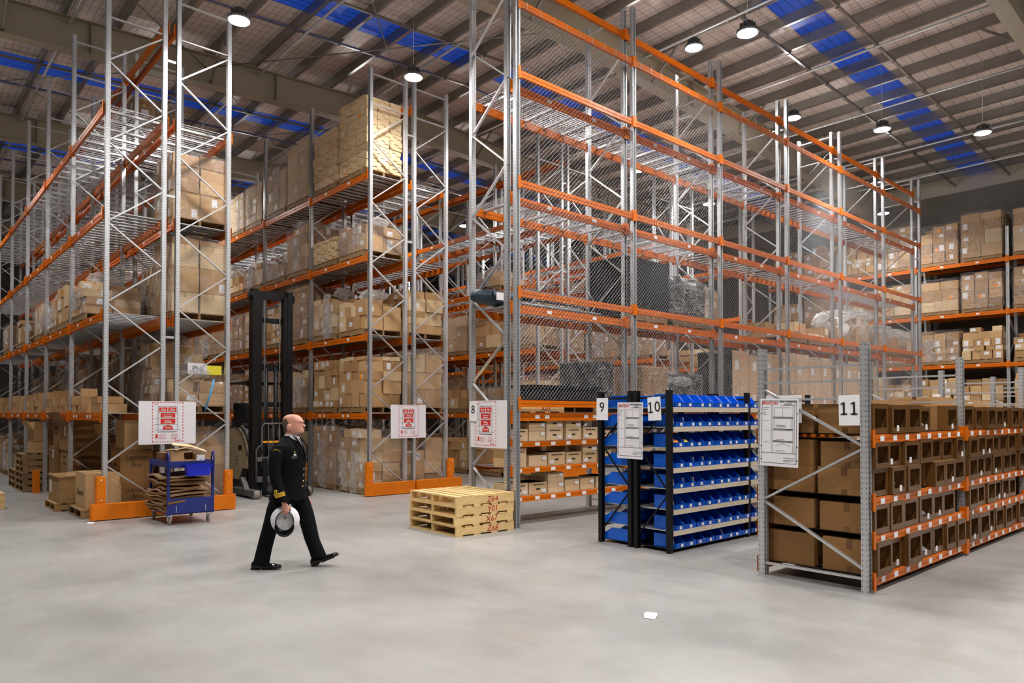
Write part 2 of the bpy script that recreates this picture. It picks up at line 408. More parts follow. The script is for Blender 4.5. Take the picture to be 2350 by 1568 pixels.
# ================================================================== high-bay lamps
def lamp_meshes():
    body = MB().lathe([(.0, .20), (.07, .20), (.09, .17), (.09, .05), (.20, .03), (.20, -.015), (.0, -.015)], 'truck_grey', 24).mesh('housing')
    lens = MB().lathe([(.0, -.016), (.175, -.016), (.175, -.022), (.0, -.022)], 'lamp_lens', 24).mesh('lens')
    fin = MB()
    for q in range(10):
        t = 2*math.pi*q/10; M = Matrix.Rotation(t, 4, 'Z'); fin.box(.07, .14, -.004, .004, .05, .16, 'truck_grey', M)
    return body, lens, fin.mesh('heat_sink')
LM = lamp_meshes(); ld = bpy.data.lights.new('lamp_light', 'AREA'); ld.shape = 'DISK'; ld.size = .42; ld.energy = LAMP_W; ld.color = (1.0, .975, .95); ld.spread = R(150)
pd = bpy.data.lights.new('lamp_spill', 'POINT'); pd.energy = LAMP_W*.40; pd.shadow_soft_size = .16; pd.color = ld.color
LAMP_WHERE = {0: 'high-bay lamp above the leftmost rack end', 1: 'high-bay lamp above the rack with the tall carton stacks', 2: 'smaller high-bay lamp left of the biggest glowing lamp', 3: 'biggest glowing high-bay lamp above the mesh cage',
              4: 'small high-bay lamp just above the cage top beam', 5: 'high-bay lamp on a long wire left of the blue roof strip', 6: 'rightmost high-bay lamp below the blue roof strip'}
for i, (x, y, z) in enumerate(LAMPS):
    band = 0 if y < -2 else 1 if y < 3 else 2 if y < 9.5 else 3 if y < 14 else 4 if y < 24 else 5
    mates = sorted(q for q in LAMPS if (0 if q[1] < -2 else 1 if q[1] < 3 else 2 if q[1] < 9.5 else 3 if q[1] < 14 else 4 if q[1] < 24 else 5) == band)
    lab = LAMP_WHERE.get(i, 'high-bay lamp %s, %s from the left' % (('behind the photographer', 'over the near open floor', 'over the floor before the cage', 'above the rack ends', 'above the rack aisles', 'far down the rack aisles')[band], ORD[mates.index((x, y, z))]))
    t = empty('high_bay_lamp', (x, y, z), lab, 'lamp', 'high-bay lamps under the roof')
    put('housing', LM[0], t); put('lens', LM[1], t); put('heat_sink', LM[2], t)
    top = roof_z(x)-.02-z
    MB().tube([(0, 0, .2), (0, 0, top)], .004, 'galv', 5).build('suspension_wire', t)
    lo = bpy.data.objects.new('lamp_light', ld); COL.objects.link(lo); lo.parent = t; lo.location = (0, 0, -.03)
    po = bpy.data.objects.new('lamp_spill', pd); COL.objects.link(po); po.parent = t; po.location = (0, 0, -.22)
# ================================================================== pallet racking
LEV = [1.76, 3.46, 5.18, 6.96]
POST_PROF = [(-.045, -.035), (-.013, -.035), (-.013, -.027), (.013, -.027), (.013, -.035), (.045, -.035), (.045, .035), (.03, .035), (.03, -.012), (-.03, -.012), (-.03, .035), (-.045, .035)]
def post_mesh(h, mat='galv_post'): return cached(('post', h, mat), lambda: MB().prism(POST_PROF, 0, h, mat).mesh('upright'))
FOOT = MB().box(-.07, .07, -.07, .07, 0, .008, 'galv').mesh('footplate')
def brace_mesh(dy, dz, mat='galv'): return cached(('brace', round(dy, 3), round(dz, 3), mat), lambda: MB().bar((0, 0, 0), (0, dy, dz), .022, .045, mat, (1, 0, 0)).mesh('brace'))
def frame(t, u, depth, h, step=.68, z0=.22, foot=True, top2=True, mat='galv_post'):
    """one upright frame at local x=u: two posts, zigzag braces as sub-parts of the front post"""
    d = depth-.09
    f = put('upright', post_mesh(h, mat), t, (u, .045, 0), math.pi); r = put('upright', post_mesh(h, mat), t, (u, depth-.045, 0))
    if foot:
        put('footplate', FOOT, f); put('footplate', FOOT, r)
    f_in = lambda zz, dy, dz: put('brace', brace_mesh(dy, dz), f, (0, 0, zz), math.pi)   # front post is turned by pi: local y runs backwards
    L = d
    f_in(z0-.08, L, 0)
    z = z0; k_ = 0; last = h-(.55 if top2 else .2)
    while z+step <= last:
        if k_ % 2 == 0: f_in(z, L, step)
        else: put('brace', brace_mesh(-L, step), f, (0, -L, z), math.pi)
        z += step; k_ += 1
    f_in(z+.06, L, 0)
    if top2: f_in(h-.12, L, 0)
    return f
def beam_mesh(L, hgt=.125, mat='orange', con=True):
    def f():
        b = MB(); b.box(0, L, -.022, .022, -hgt, 0, mat); b.box(0, L, -.028, -.022, -hgt*.5, -.004, mat)
        b.box(0, L, -.026, -.022, -hgt, -hgt*.62, mat)
        if con:
            for x in (0, L): s_ = -1 if x == 0 else 1; b.box(x-.006 if s_ < 0 else x-.004, x+.004 if s_ < 0 else x+.006, -.05, .03, -hgt-.04, .05, mat); b.box(min(x, x+s_*.05), max(x, x+s_*.05), -.05, -.045, -hgt-.04, .05, mat)
        return b.mesh('beam')
    return cached(('beam', round(L, 3), hgt, mat, con), f)
BTAG = MB().box(-.05, .05, -.031, -.029, -.085, -.03, 'paper').mesh('tag')
def deck_slat(L, D, mat='galv_deck'):
    def f():
        b = MB(); n = int(L/.215); wd = .12
        for i in range(n):
            x = (i+.5)*L/n; b.box(x-wd/2, x+wd/2, -.02, D+.02, 0, .004, mat); b.box(x-wd/2, x-wd/2+.003, 0, D, -.008, 0, mat); b.box(x+wd/2-.003, x+wd/2, 0, D, -.008, 0, mat)
        return b.mesh('slat_deck')
    return cached(('sl', round(L, 3), round(D, 3), mat), f)
def deck_wire(L, D):
    def f():
        b = MB(); n = int(L/.1)
        for i in range(n+1): x = .02+i*(L-.04)/n; b.box(x-.0028, x+.0028, -.02, D+.02, .002, .0075, 'galv_deck')
        m_ = int(D/.055)
        for i in range(m_+1): y = i*D/m_; b.box(.01, L-.01, y-.0026, y+.0026, .0075, .0125, 'galv_deck')
        for i in range(6): x = (i+.5)*L/6; b.box(x-.03, x+.03, -.01, D+.01, -.035, .002, 'galv_deck')
        return b.mesh('wire_deck')
    return cached(('wr', round(L, 3), round(D, 3)), f)
class Rack:
    """a run of bays along local x; depth along local y"""
    def __init__(s, name, label, loc, rz, nb, pitch, depth, h, levels, decks, group, tagrows=(0,), frames=True, start=0, skip=()):
        s.t = empty(name, loc, label, 'rack', group, rz); s.nb, s.pitch, s.depth, s.levels = nb, pitch, depth, levels
        s.M = Matrix.Translation(loc) @ Matrix.Rotation(rz, 4, 'Z'); s.rz = rz
        for i in range(nb+1): frame(s.t, i*pitch, depth, h)
        L = pitch-.09
        for i in range(nb):
            for j, z in enumerate(levels):
                if (i, j) in skip: continue
                u0 = i*pitch+.045
                bf = put('beam', beam_mesh(L), s.t, (u0, .022, z)); br = put('beam', beam_mesh(L), s.t, (u0+L, depth-.022, z), math.pi)
                for tg in tagrows:
                    for q in ((.3, .7) if j else (.2, .28, .62, .70)):
                        put('tag', BTAG, bf if tg == 0 else br, (L*q, 0, 0))
                dk = decks[j] if isinstance(decks, (list, tuple)) else decks
                dk = dk(i) if callable(dk) else dk
                if dk: put('deck', (deck_slat if dk == 's' else deck_wire)(L, depth-.09), s.t, (u0, .045, z+.001))['kind'] = 'stuff'
    def at(s, u, v, z): return s.M @ Vector((u, v, z))
PITCH = 2.76
Y0 = 13.4
DEP = .98
R90 = math.pi/2
def row(label, x_hi, nb, decks, tagrows=(0, 1), **kw): return Rack('pallet_rack', label, (x_hi, Y0, 0), R90, nb, PITCH, DEP, 9.22, LEV, decks, 'tall orange and steel pallet racks', tagrows, **kw)
# local y=0 is the +X face, local y=DEP the -X face
TOPW = ['s', 's', 's', 'w']
rL1 = row('leftmost tall steel rack row, mostly empty decks on its upper orange beams', 3.81, 6, TOPW)
rL2 = row('tall steel rack row just left of the forklift, behind the large sign', 4.93, 6, TOPW)
rM1 = row('tall steel rack row right of the forklift, stacked full of cartons', 8.84, 8, ['s']*4)
rM2 = row('tall steel rack row behind the wooden pallet stack, empty on top', 9.96, 7, TOPW)
rN1 = row('tall rack row seen first through the left end of the mesh cage', 13.83, 7, TOPW)
rN2 = row('tall rack row backing onto the first one behind the mesh cage', 14.95, 7, TOPW)
rO1 = row('tall rack row behind the middle of the mesh cage', 18.81, 6, TOPW)
rO2 = row('tall rack row backing onto the middle one behind the mesh cage', 19.93, 6, TOPW)
rP1 = row('last tall rack row behind the right end of the mesh cage', 23.81, 6, TOPW)
sp = MB().box(0, .16, -.02, .02, -.02, .02, 'galv').mesh('row_spacer')
for rk in (rL2, rM2, rN2, rO2):    # ties between back-to-back rows, bolted to the right-hand row
    for i in (0, 1, 2):
        for z in (.9, 3.1, 5.6, 8.0): put('row_spacer', sp, rk.t, (i*PITCH, DEP, z), R90)
for rk, vv in ((rL1, .022), (rL2, DEP-.022), (rM1, .022), (rM2, DEP-.022), (rN1, .022), (rN2, DEP-.022)):   # tie beams at the top between back-to-back rows
    for i in range(5): put('tie_beam', beam_mesh(PITCH-.09), rk.t, (i*PITCH+.045+(0 if vv < .1 else PITCH-.09), vv, 8.66), 0 if vv < .1 else math.pi)
# far wall rack, along Y against the end wall
rW = Rack('pallet_rack', 'carton-filled rack standing against the far concrete wall', (28.55, -1.78, 0), R90, 6, PITCH, 1.05, 7.9, [1.76, 3.43, 5.16, 6.88][:4], ['s']*4, 'tall orange and steel pallet racks', (1,))

# ---- mesh cage rack, along X
CX0, CP, CNB = 7.32, 2.84, 6
CL = [1.76, 3.46, 5.16, 6.92]
rC = Rack('mesh_cage_rack', 'big rack closed off with chain-link mesh behind the numbered bin shelves', (CX0, 8.24, 0), 0, CNB, CP, .96, 9.15, CL, [lambda i: 's' if i > 2 else 'w', lambda i: 's', lambda i: 'w' if i < 2 else 's', lambda i: 'w' if i < 3 else 's'], None, (0,))
L = CP-.09
for i in range(CNB+1):             # stand-off mesh posts in front
    p = put('mesh_post', post_mesh(9.1), rC.t, (i*CP, -.165, 0), math.pi); put('footplate', FOOT, p)
    for z in (1.2, 3.0, 4.9, 6.6, 8.4): MB().box(-.02, .02, -.13, -.01, z, z+.04, 'galv').build('spacer', p)
for i in range(CNB):
    for z in (1.96, 3.66, 5.36, 7.06, 8.15): put('mesh_beam', beam_mesh(L, .105), rC.t, (i*CP+.045, -.165, z))
    put('top_beam', beam_mesh(L, .11), rC.t, (i*CP+.045, .022, 8.72))
def chain(L, H, p=.074, r=.0015):
    b = MB()
    for sgn in (1, -1):
        c = -H+p/2
        while c < L:
            # x = c + t, z = t (or mirrored), clipped to the panel
            t0, t1 = max(0, -c), min(H, L-c)
            if t1-t0 > .01:
                a = [c+t0, t0]; e = [c+t1, t1]
                if sgn < 0: a[0] = L-a[0]; e[0] = L-e[0]
                yy = .0022*sgn
                d = Vector((e[0]-a[0], 0, e[1]-a[1])).normalized(); n = Vector((-d.z, 0, d.x))
                ns = max(1, int((t1-t0)/.30)); vs = []; fs = []
                for q in range(ns+1):
                    u = q/ns; P = Vector((a[0]+(e[0]-a[0])*u, yy, a[1]+(e[1]-a[1])*u)); vs += [P+n*r, P+Vector((0, -r, 0)), P-n*r, P+Vector((0, r, 0))]
                    if q: o4 = 4*(q-1); fs += [(o4+g0, o4+(g0+1) % 4, o4+4+(g0+1) % 4, o4+4+g0) for g0 in range(4)]
                b.add(vs, fs, 'galv_mesh')
            c += p
    return b.mesh('chain_link_panel')
cm = chain(L, 8.09-1.96)
TIE = MB().box(-.004, .004, -.03, .03, -.11, .004, 'galv').mesh('mesh_tie')
for i in range(CNB):
    c = put('chain_link_panel', cm, rC.t, (i*CP+.045, -.20, 1.97)); c['kind'] = 'stuff'
    for q in range(9): put('mesh_tie', TIE, rC.t, (i*CP+.045+(q+.5)*L/9, -.165, 8.155))
# low shelves in the first cage bay
SH = [.45, .90, 1.31]
cshelf = []
for i in range(2):
    for z in SH:
        u0 = i*CP+.045
        bf = put('shelf_beam', beam_mesh(L, .085), rC.t, (u0, .022, z)); put('shelf_beam', beam_mesh(L, .085), rC.t, (u0+L, .938, z), math.pi)
        for q in (.06, .2, .33, .46, .6, .74, .88): put('tag', BTAG, bf, (L*q, 0, .015))
        put('deck', deck_slat(L, .89), rC.t, (u0, .045, z+.001))['kind'] = 'stuff'

# ================================================================== orange end guards
def guard(x0, x1, y, label, posts):
    t = empty('rack_end_guard', ((x0+x1)/2, y, 0), label, 'guard rail', 'orange rack end guards')
    w_ = x1-x0; n = 8; poly = []
    for s_ in (1, -1):
        for q in range(n+1):
            a = -R90+math.pi*q/n if s_ > 0 else R90+math.pi*q/n
            poly.append((s_*(w_/2-.06)+.06*math.cos(a), .06*math.sin(a)))
    MB().prism(poly, .015, .27, 'orange_guard').build('rail', t)
    for px in posts:
        b = MB(); xx = px-(x0+x1)/2
        b.prism([(-.075, -.03), (-.055, -.055), (.055, -.055), (.075, -.03), (.075, .05), (-.075, .05)], .27, .72, 'orange_guard'); p = b.build('post_guard', t, (xx, .02, 0))
        for z in (.33, .66): MB().lathe([(.0, 0), (.011, 0), (.011, .008), (0, .008)], 'galv', 8, Matrix.Translation((0, -.055, z)) @ Matrix.Rotation(R90, 4, 'X')).build('bolt', p)
guard(2.62, 4.98, 13.20, 'long orange floor guard across the leftmost rack end, cart in front', (2.78, 4.85))
guard(7.70, 8.96, 13.24, 'orange end guard left part, on rack beside the officer', (7.82,))
guard(9.0, 10.28, 13.26, 'orange end guard right part, behind the wooden pallet stack', (9.98,))
guard(12.72, 15.1, 13.24, 'orange end guard of the rack row behind the cage', (12.86, 14.9))
for (x, y, lab) in ((2.70, 16.05, 'orange post protector beside the plywood crate'), (2.70, 18.8, 'orange post protector beside the dark pallet pile'), (7.72, 16.15, 'orange post protector right behind the officer')):
    _o = MB().prism([(-.055, -.075), (.05, -.075), (.05, .075), (-.055, .075), (-.075, .05), (-.075, -.05)], 0, .5 if x < 5 else .62, 'orange_guard').build('post_protector', None, (x, y, 0))
    tag(_o, lab, 'guard', 'orange post protectors')
# ================================================================== cartons, pallets and pallet loads
def carton_mesh(dx, dy, dz, mat='carton', tape='tape_pale', lid=False):
    key = ('ct', round(dx, 2), round(dy, 2), round(dz, 2), mat, tape, lid)
    def f():
        x, y, z = round(dx, 2)/2, round(dy, 2)/2, round(dz, 2); b = MB()
        b.box(-x, x, -y, y, 0, z, mat)
        if tape:
            b.box(-x, x, -.025, .025, z, z+.0008, tape); b.box(-x-.0008, -x, -.025, .025, z*.72, z+.0008, tape); b.box(x, x+.0008, -.025, .025, z*.72, z+.0008, tape)
        if lid:   # die-cut carton: overlapping stepped flaps on the two visible faces
            g = .018
            b.box(-x, -x*.1, y, y+g, z*.30, z*.97, mat); b.box(-x*.1, x*.55, y, y+g, z*.62, z*.97, mat); b.box(x*.55, x, y, y+g, z*.05, z*.97, mat)
            b.box(-x-g, -x, -y, -y*.2, z*.42, z*.97, mat); b.box(-x-g, -x, -y*.2, y*.5, z*.68, z*.97, mat); b.box(-x-g, -x, y*.5, y, z*.1, z*.97, mat)
        return b.mesh('carton')
    return cached(key, f)
LBL = [MB().box(-.001, .0, -a/2, a/2, 0, h, 'label_print').mesh('shipping_label') for a, h in ((.10, .15), (.15, .10), (.14, .19))]
STK = MB().box(-.0012, .0, -.05, .05, 0, .1, 'orange_sticker').mesh('orange_sticker')
def pallet_mesh(mat='pallet_wood', L=1.16, D=.98):
    def f():
        b = MB()
        for i in range(6): x = -L/2+.05+i*(L-.10)/5; b.box(x-.05, x+.05, -D/2, D/2, .12, .14, mat)
        for y in (-D/2+.03, 0, D/2-.03): b.box(-L/2, L/2, y-.022, y+.022, .02, .12, mat)
        for i in range(3): x = -L/2+.05+i*(L-.10)/2; b.box(x-.05, x+.05, -D/2, D/2, 0, .02, mat)
        return b.mesh('pallet')
    return cached(('pal', mat, L, D), f)
def shell_mesh(seed):
    """unit stretch-film sleeve, closed at the top edge, slightly crumpled"""
    def f():
        r = random.Random(seed); b = MB(); n = 11; m = 9; rings = []
        for j in range(m+1):
            z = j/m; ring = []
            for side in range(4):
                for q in range(n):
                    t = q/n-.5
                    p = {0: (t, -.5), 1: (.5, t), 2: (-t, .5), 3: (-.5, -t)}[side]
                    k_ = 1+.007*r.uniform(-1, 1)-(.012 if 0 < j < m else 0)*math.sin(j*1.7)
                    ring.append((p[0]*k_, p[1]*k_, z+r.uniform(-.02, .02)*(0 < j)))
            rings.append(ring)
        vs = [p for rg in rings for p in rg]; c = 4*n; fs = []
        for j in range(m):
            for q in range(c): fs.append((j*c+q, j*c+(q+1) % c, (j+1)*c+(q+1) % c, (j+1)*c+q))
        b.add(vs, fs, 'stretch_film', True); return b.mesh('stretch_film')
    return cached(('shell', seed), f)
def blob_mesh(seed, mat, n=16, m=11, rough=.3, name='film_wad'):
    def f():
        r = random.Random(seed); b = MB(); rings = []
        for j in range(1, m):
            a = math.pi*j/m; rings.append([(math.sin(a)*math.cos(2*math.pi*q/n)*(1+rough*r.uniform(-1, 1)), math.sin(a)*math.sin(2*math.pi*q/n)*(1+rough*r.uniform(-1, 1)), .5-.5*math.cos(a)+.12*rough*r.uniform(-1, 1)) for q in range(n)])
        b.loft(rings, mat, mat[:4] != 'film'); return b.mesh(name)
    return cached(('blob', seed, mat, n, m, rough), f)

def drape_mesh(seed):
    """unit torn sheet of crumpled film hanging in the xz plane"""
    def f():
        r = random.Random(seed+300); b = MB(); n, m = 9, 10; vs = []
        wid = [r.uniform(.45, 1) for _ in range(m+1)]; off = [r.uniform(-.2, .2) for _ in range(m+1)]
        for j in range(m+1):
            for i in range(n+1): vs.append(((i/n-.5)*wid[j]+off[j]*.5+r.uniform(-.03, .03), r.uniform(-1, 1), j/m-.04*r.random()))
        fs = [(j*(n+1)+i, j*(n+1)+i+1, (j+1)*(n+1)+i+1, (j+1)*(n+1)+i) for j in range(m) for i in range(n)]
        b.add(vs, fs, 'film_wad', False); return b.mesh('film_drape')
    return cached(('drape', seed), f)
RACKNAME = {}
def regrack(r, phrase): RACKNAME[id(r)] = phrase
for r_, p_ in ((rL1, 'leftmost rack'), (rL2, 'rack left of forklift'), (rM1, 'rack right of forklift'), (rM2, 'rack behind pallet stack'), (rN1, 'first rack behind cage'),
               (rN2, 'second rack behind cage'), (rO1, 'third rack behind cage'), (rO2, 'fourth rack behind cage'), (rP1, 'last rack behind cage'), (rW, 'far wall rack'), (rC, 'mesh cage')): regrack(r_, p_)
LVN = ['floor level', 'first beam', 'second beam', 'third beam', 'top beam']
def slot_pos(rk, bay, slot): return bay*rk.pitch+.045+(.70 if slot == 0 else 1.97)
LBS = ((.10, .15), (.15, .10), (.14, .19))
def lab_on(parent, dx, dy, dz, r, yface, p=.55, sticker=.04):
    for face, wd in ((0, dx), (1, dy)):
        if r.random() < (p if face == 0 else p*.8):
            k_ = r.randrange(3)
            if LBS[k_][1] > dz-.03: k_ = 1
            if LBS[k_][1] > dz-.02 or LBS[k_][0] > wd-.02: continue
            sl = max(0, wd/2-LBS[k_][0]/2-.015)*r.uniform(-1, 1); zz = .01+(dz-LBS[k_][1]-.02)*r.uniform(.1, .8)
            put('shipping_label', LBL[k_], parent, (sl, yface*(dy/2), zz) if face == 0 else (-dx/2, sl, zz), -yface*R90 if face == 0 else 0)
    if r.random() < sticker and dz > .14: put('orange_sticker', STK, parent, (r.uniform(-.2, .2)*dx, yface*(dy/2), dz*.12), -yface*R90)
STYLE_DESC = {'wrap': 'film-wrapped carton pallet', 'mixed': 'mixed brown carton pallet', 'big': 'large plain carton pallet', 'lid': 'pale die-cut carton pallet', 'messy': 'loosely wrapped carton pallet', 'tall': 'tall narrow carton pallet'}
def load(rk, bay, level, slot, h, style='wrap', seed=0, du=0.0, W=1.14, D=.98, mat=None, yface=1, label=None, dv=0.0, simple=False, wads=0, nopal=False):
    r = random.Random(seed*977+bay*31+level*7+slot*3+int(rk.M.translation.x*10))
    z = 0 if level == 0 else rk.levels[level-1]+.006
    P = rk.at(slot_pos(rk, bay, slot)+du, rk.depth/2+dv, z)
    lab = label or '%s, %s of %s, %s bay %s slot' % (STYLE_DESC[style], LVN[level], RACKNAME[id(rk)], ORD[bay], 'near' if slot == 0 else 'far')
    t = empty('pallet_load', P, lab, 'pallet load', 'pallet loads on the racks', rk.rz)
    zb = 0
    if not nopal: put('pallet', pallet_mesh(L=W, D=D), t); zb = .141
    top = zb+h; z = zb; li = 0
    while z < top-.08:
        if style == 'big': nx, ny, hk = 2, 2, r.uniform(.32, .46)
        elif style == 'lid': nx, ny, hk = 3, 3, r.uniform(.17, .21)
        elif style == 'tall': nx, ny, hk = 5, 2, h
        elif style == 'wrap': nx, ny, hk = (2 if simple else 3), 2, r.choice((.24, .3, .34))
        else: nx, ny, hk = r.choice((2, 3) if simple else (3, 4, 4)), 2, r.choice((.18, .24, .3, .36) if simple else (.15, .2, .24, .29))
        if style == 'wrap' and li: hk = hk0
        hk0 = hk
        if z+hk > top: hk = max(.08, top-z)
        last = z+hk >= top-.08
        # carton widths vary along the run
        ws = [1.0]*nx if style in ('wrap', 'tall', 'lid') else [r.uniform(.7, 1.3) for _ in range(nx)]
        sw = sum(ws); x = -W/2+.01
        for a in range(nx):
            dx = (W-.02)*ws[a]/sw
            for c in range(ny):
                if last and style in ('mixed', 'messy') and r.random() < .35: continue
                if last and style == 'wrap' and r.random() < .12: continue
                dy = (D-.02)/ny; cy = -D/2+.01+dy*(c+.5); hh = hk*(r.uniform(.75, 1.0) if last and style != 'tall' else 1)
                if hh < .06: hh = .06
                cm_ = mat or ({'lid': 'carton_pale', 'wrap': r.choice(('carton', 'carton_grey')), 'tall': 'carton_tall'}.get(style, r.choice(('carton', 'carton', 'carton_pale'))))
                gp = .022
                me = carton_mesh(dx-gp, dy-gp, hh-.004, cm_, None if simple else 'tape_pale', style == 'lid')
                jit = .02 if style in ('mixed', 'messy', 'lid') else .011
                o = put('carton', me, t, (x+dx/2+r.uniform(-jit, jit), cy+r.uniform(-jit, jit), z+.001), r.uniform(-1, 1)*(.05 if style in ('messy', 'mixed') else .012))
                if (c == (ny-1 if yface > 0 else 0) or a == 0):
                    lab_on(o, round(dx-gp, 2), round(dy-gp, 2), hh, r, yface, .0 if style == 'big' and r.random() < .4 else (.16 if style == 'lid' else .4), .05)
            x += dx
        z += hk; li += 1
    if style in ('wrap', 'messy', 'big') and not nopal:
        sc = r.uniform(.75, 1.0) if style == 'messy' else 1.0
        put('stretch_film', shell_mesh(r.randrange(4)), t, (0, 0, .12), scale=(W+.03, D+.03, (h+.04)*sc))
    for q in range(wads+(1 if style == 'messy' else 0)):
        s_ = r.uniform(.2, .36)
        put('film_wad', blob_mesh(r.randrange(5), 'film_wad'), t, (r.uniform(-.35, .35), yface*r.uniform(-.1, .1), top-.06), r.uniform(0, 6), scale=(s_*1.4, s_, s_*r.uniform(.7, 1.3)))
    if style == 'messy' or (style == 'wrap' and r.random() < .5):     # loose film hanging over the visible side
        for q in range(2 if style == 'messy' else 1): put('film_drape', drape_mesh(r.randrange(6)), t, (r.uniform(-.35, .35), yface*(D/2+.012), zb+h*r.uniform(-.1, .25)), scale=(r.uniform(.35, .6), .022, h*r.uniform(.6, .9)))
    return t

# ---- rack right of the forklift (bay, level, slot): height, style
M1 = {(0, 4): [(1.62, 'lid'), (1.30, 'lid')], (1, 4): [(1.45, 'big'), (1.05, 'wrap')], (2, 4): [(1.08, 'wrap'), (1.05, 'wrap')], (3, 4): [(1.0, 'wrap'), (1.1, 'mixed')], (4, 4): [(.9, 'mixed'), (1.0, 'wrap')],
      (0, 3): [(.62, 'wrap'), (.52, 'lid')], (1, 3): [(1.12, 'wrap'), (.55, 'messy')], (2, 3): [(.62, 'messy'), (.5, 'mixed')], (3, 3): [(.7, 'messy'), (.9, 'wrap')], (4, 3): [(.8, 'mixed'), (.7, 'wrap')],
      (0, 2): [(.72, 'mixed'), (.92, 'messy')], (1, 2): [(1.32, 'wrap'), (1.15, 'mixed')], (2, 2): [(1.05, 'messy'), (1.0, 'wrap')], (3, 2): [(1.1, 'wrap'), (.9, 'messy')], (4, 2): [(1.1, 'mixed'), (1.0, 'wrap')],
      (0, 1): [(1.12, 'mixed'), (1.2, 'mixed')], (1, 1): [(.95, 'messy'), (1.1, 'wrap')], (2, 1): [(1.1, 'mixed'), (1.0, 'wrap')], (3, 1): [(1.1, 'wrap'), (1.1, 'mixed')], (4, 1): [(1.0, 'wrap'), (1.0, 'wrap')],
      (0, 0): [(1.30, 'messy'), (1.35, 'wrap')], (1, 0): [(1.2, 'big'), (1.2, 'wrap')], (2, 0): [(1.1, 'wrap'), (1.2, 'mixed')], (3, 0): [(1.2, 'mixed'), (1.2, 'wrap')], (4, 0): [(1.2, 'wrap'), (1.0, 'wrap')]}
for (b_, l_), sl in M1.items():
    for s_, (h, st) in enumerate(sl): load(rM1, b_, l_, s_, h, st, 1, simple=b_ > 2, mat='carton_pale' if l_ == 4 and b_ < 3 else None, wads=(1 if (b_, l_) in ((0, 3), (2, 3), (0, 2), (1, 3)) and s_ == 0 else 0))  # top-beam cartons get a paler colour, painting in the close lamp light
for b_ in (5, 6, 7):
    for l_ in range(5):
        for s_ in (0, 1): load(rM1, b_, l_, s_, random.Random(b_*50+l_*5+s_).uniform(.7, 1.2), 'big' if s_ else 'wrap', 2, simple=True)
# ---- rack behind the pallet stack
for (b_, l_, s_, h, st) in ((0, 0, 0, 1.1, 'messy'), (0, 0, 1, 1.2, 'wrap'), (0, 1, 0, 1.30, 'big'), (0, 1, 1, 1.1, 'wrap'), (0, 2, 0, 1.0, 'mixed'), (0, 2, 1, .9, 'wrap'), (1, 0, 0, 1.2, 'mixed'), (1, 1, 0, 1.1, 'messy'), (1, 2, 0, .9, 'mixed'),
                        (1, 1, 1, 1.0, 'wrap'), (2, 1, 0, 1.1, 'wrap'), (2, 0, 0, 1.2, 'mixed'), (3, 1, 0, 1.1, 'wrap')): load(rM2, b_, l_, s_, h, st, 3, simple=b_ > 0)
# ---- rack left of the forklift
for (b_, l_, s_, h, st) in ((0, 3, 0, 1.22, 'wrap'), (0, 2, 0, 1.36, 'big'), (0, 2, 1, 1.0, 'messy'), (0, 1, 0, .55, 'messy'), (0, 1, 1, 1.22, 'messy'), (1, 4, 0, 1.30, 'wrap'), (1, 1, 0, 1.1, 'wrap'), (1, 1, 1, 1.2, 'messy'), (1, 2, 0, .8, 'mixed'),
                        (1, 2, 1, .9, 'messy'), (2, 1, 0, 1.15, 'wrap'), (2, 1, 1, 1.0, 'messy'), (2, 2, 0, .9, 'wrap'), (3, 1, 0, 1.1, 'wrap'), (3, 1, 1, 1.1, 'wrap'), (3, 2, 1, .9, 'mixed'), (4, 1, 0, 1.1, 'wrap'), (4, 2, 0, .9, 'wrap'), (5, 1, 0, 1.0, 'wrap'),
                        (0, 0, 0, 1.25, 'wrap'), (1, 0, 1, 1.1, 'wrap'), (2, 0, 0, 1.1, 'messy'), (3, 0, 0, 1.1, 'wrap'), (4, 0, 0, 1.0, 'wrap')): load(rL2, b_, l_, s_, h, st, 4, simple=b_ > 1, mat='carton_dark' if (b_, l_) == (1, 4) else None)
# ---- leftmost row
for (b_, l_, s_, h, st) in ((0, 2, 1, .62, 'messy'), (1, 2, 0, .75, 'mixed'), (1, 2, 1, .6, 'messy'), (2, 2, 0, .7, 'wrap'), (3, 2, 0, .6, 'mixed'), (4, 2, 0, .7, 'wrap'), (4, 0, 0, .9, 'messy'), (4, 0, 1, 1.0, 'wrap'), (5, 0, 0, .9, 'wrap')): load(rL1, b_, l_, s_, h, st, 5, simple=b_ > 2)
# ---- rows behind the cage
def fill(rk, bays, levels, seed, p=.8, skip=()):
    r = random.Random(seed)
    for b_ in bays:
        for l_ in levels:
            for s_ in (0, 1):
                if r.random() < p and (b_, l_, s_) not in skip: load(rk, b_, l_, s_, r.uniform(.55, 1.15), r.choice(('messy', 'mixed', 'wrap', 'mixed', 'big')), seed, simple=True)
fill(rN1, range(0, 4), (0, 1, 2), 11, .92); fill(rN1, range(4, 7), (0, 1), 12, .8); load(rN1, 0, 3, 1, .5, 'messy', 8, simple=True)
fill(rN2, range(0, 3), (0, 1, 2), 13, .55)
fill(rO1, range(0, 4), (0, 1, 2, 3), 14, .75); load(rO1, 0, 3, 0, 1.0, 'messy', 9, simple=True) if False else None
fill(rO2, range(0, 2), (1, 2, 3), 15, .5)
fill(rP1, range(0, 4), (0, 1, 2, 3), 16, .8)
# ---- far wall rack
WH = {4: (1.30, 1.50), 3: (1.10, 1.20), 2: (1.05, 1.1), 1: (1.1, 1.15), 0: (1.1, 1.0)}
for b_ in (2, 3, 4, 5):
    for l_ in range(0, 5):
        for s_ in (0, 1):
            load(rW, b_, l_, s_, WH[l_][1-s_]*(1 if b_ == 3 else random.Random(b_*9+l_+s_).uniform(.85, 1.1)), ('mixed', 'wrap', 'big', 'wrap', 'mixed')[(b_+l_+s_) % 5], 21, W=1.2)
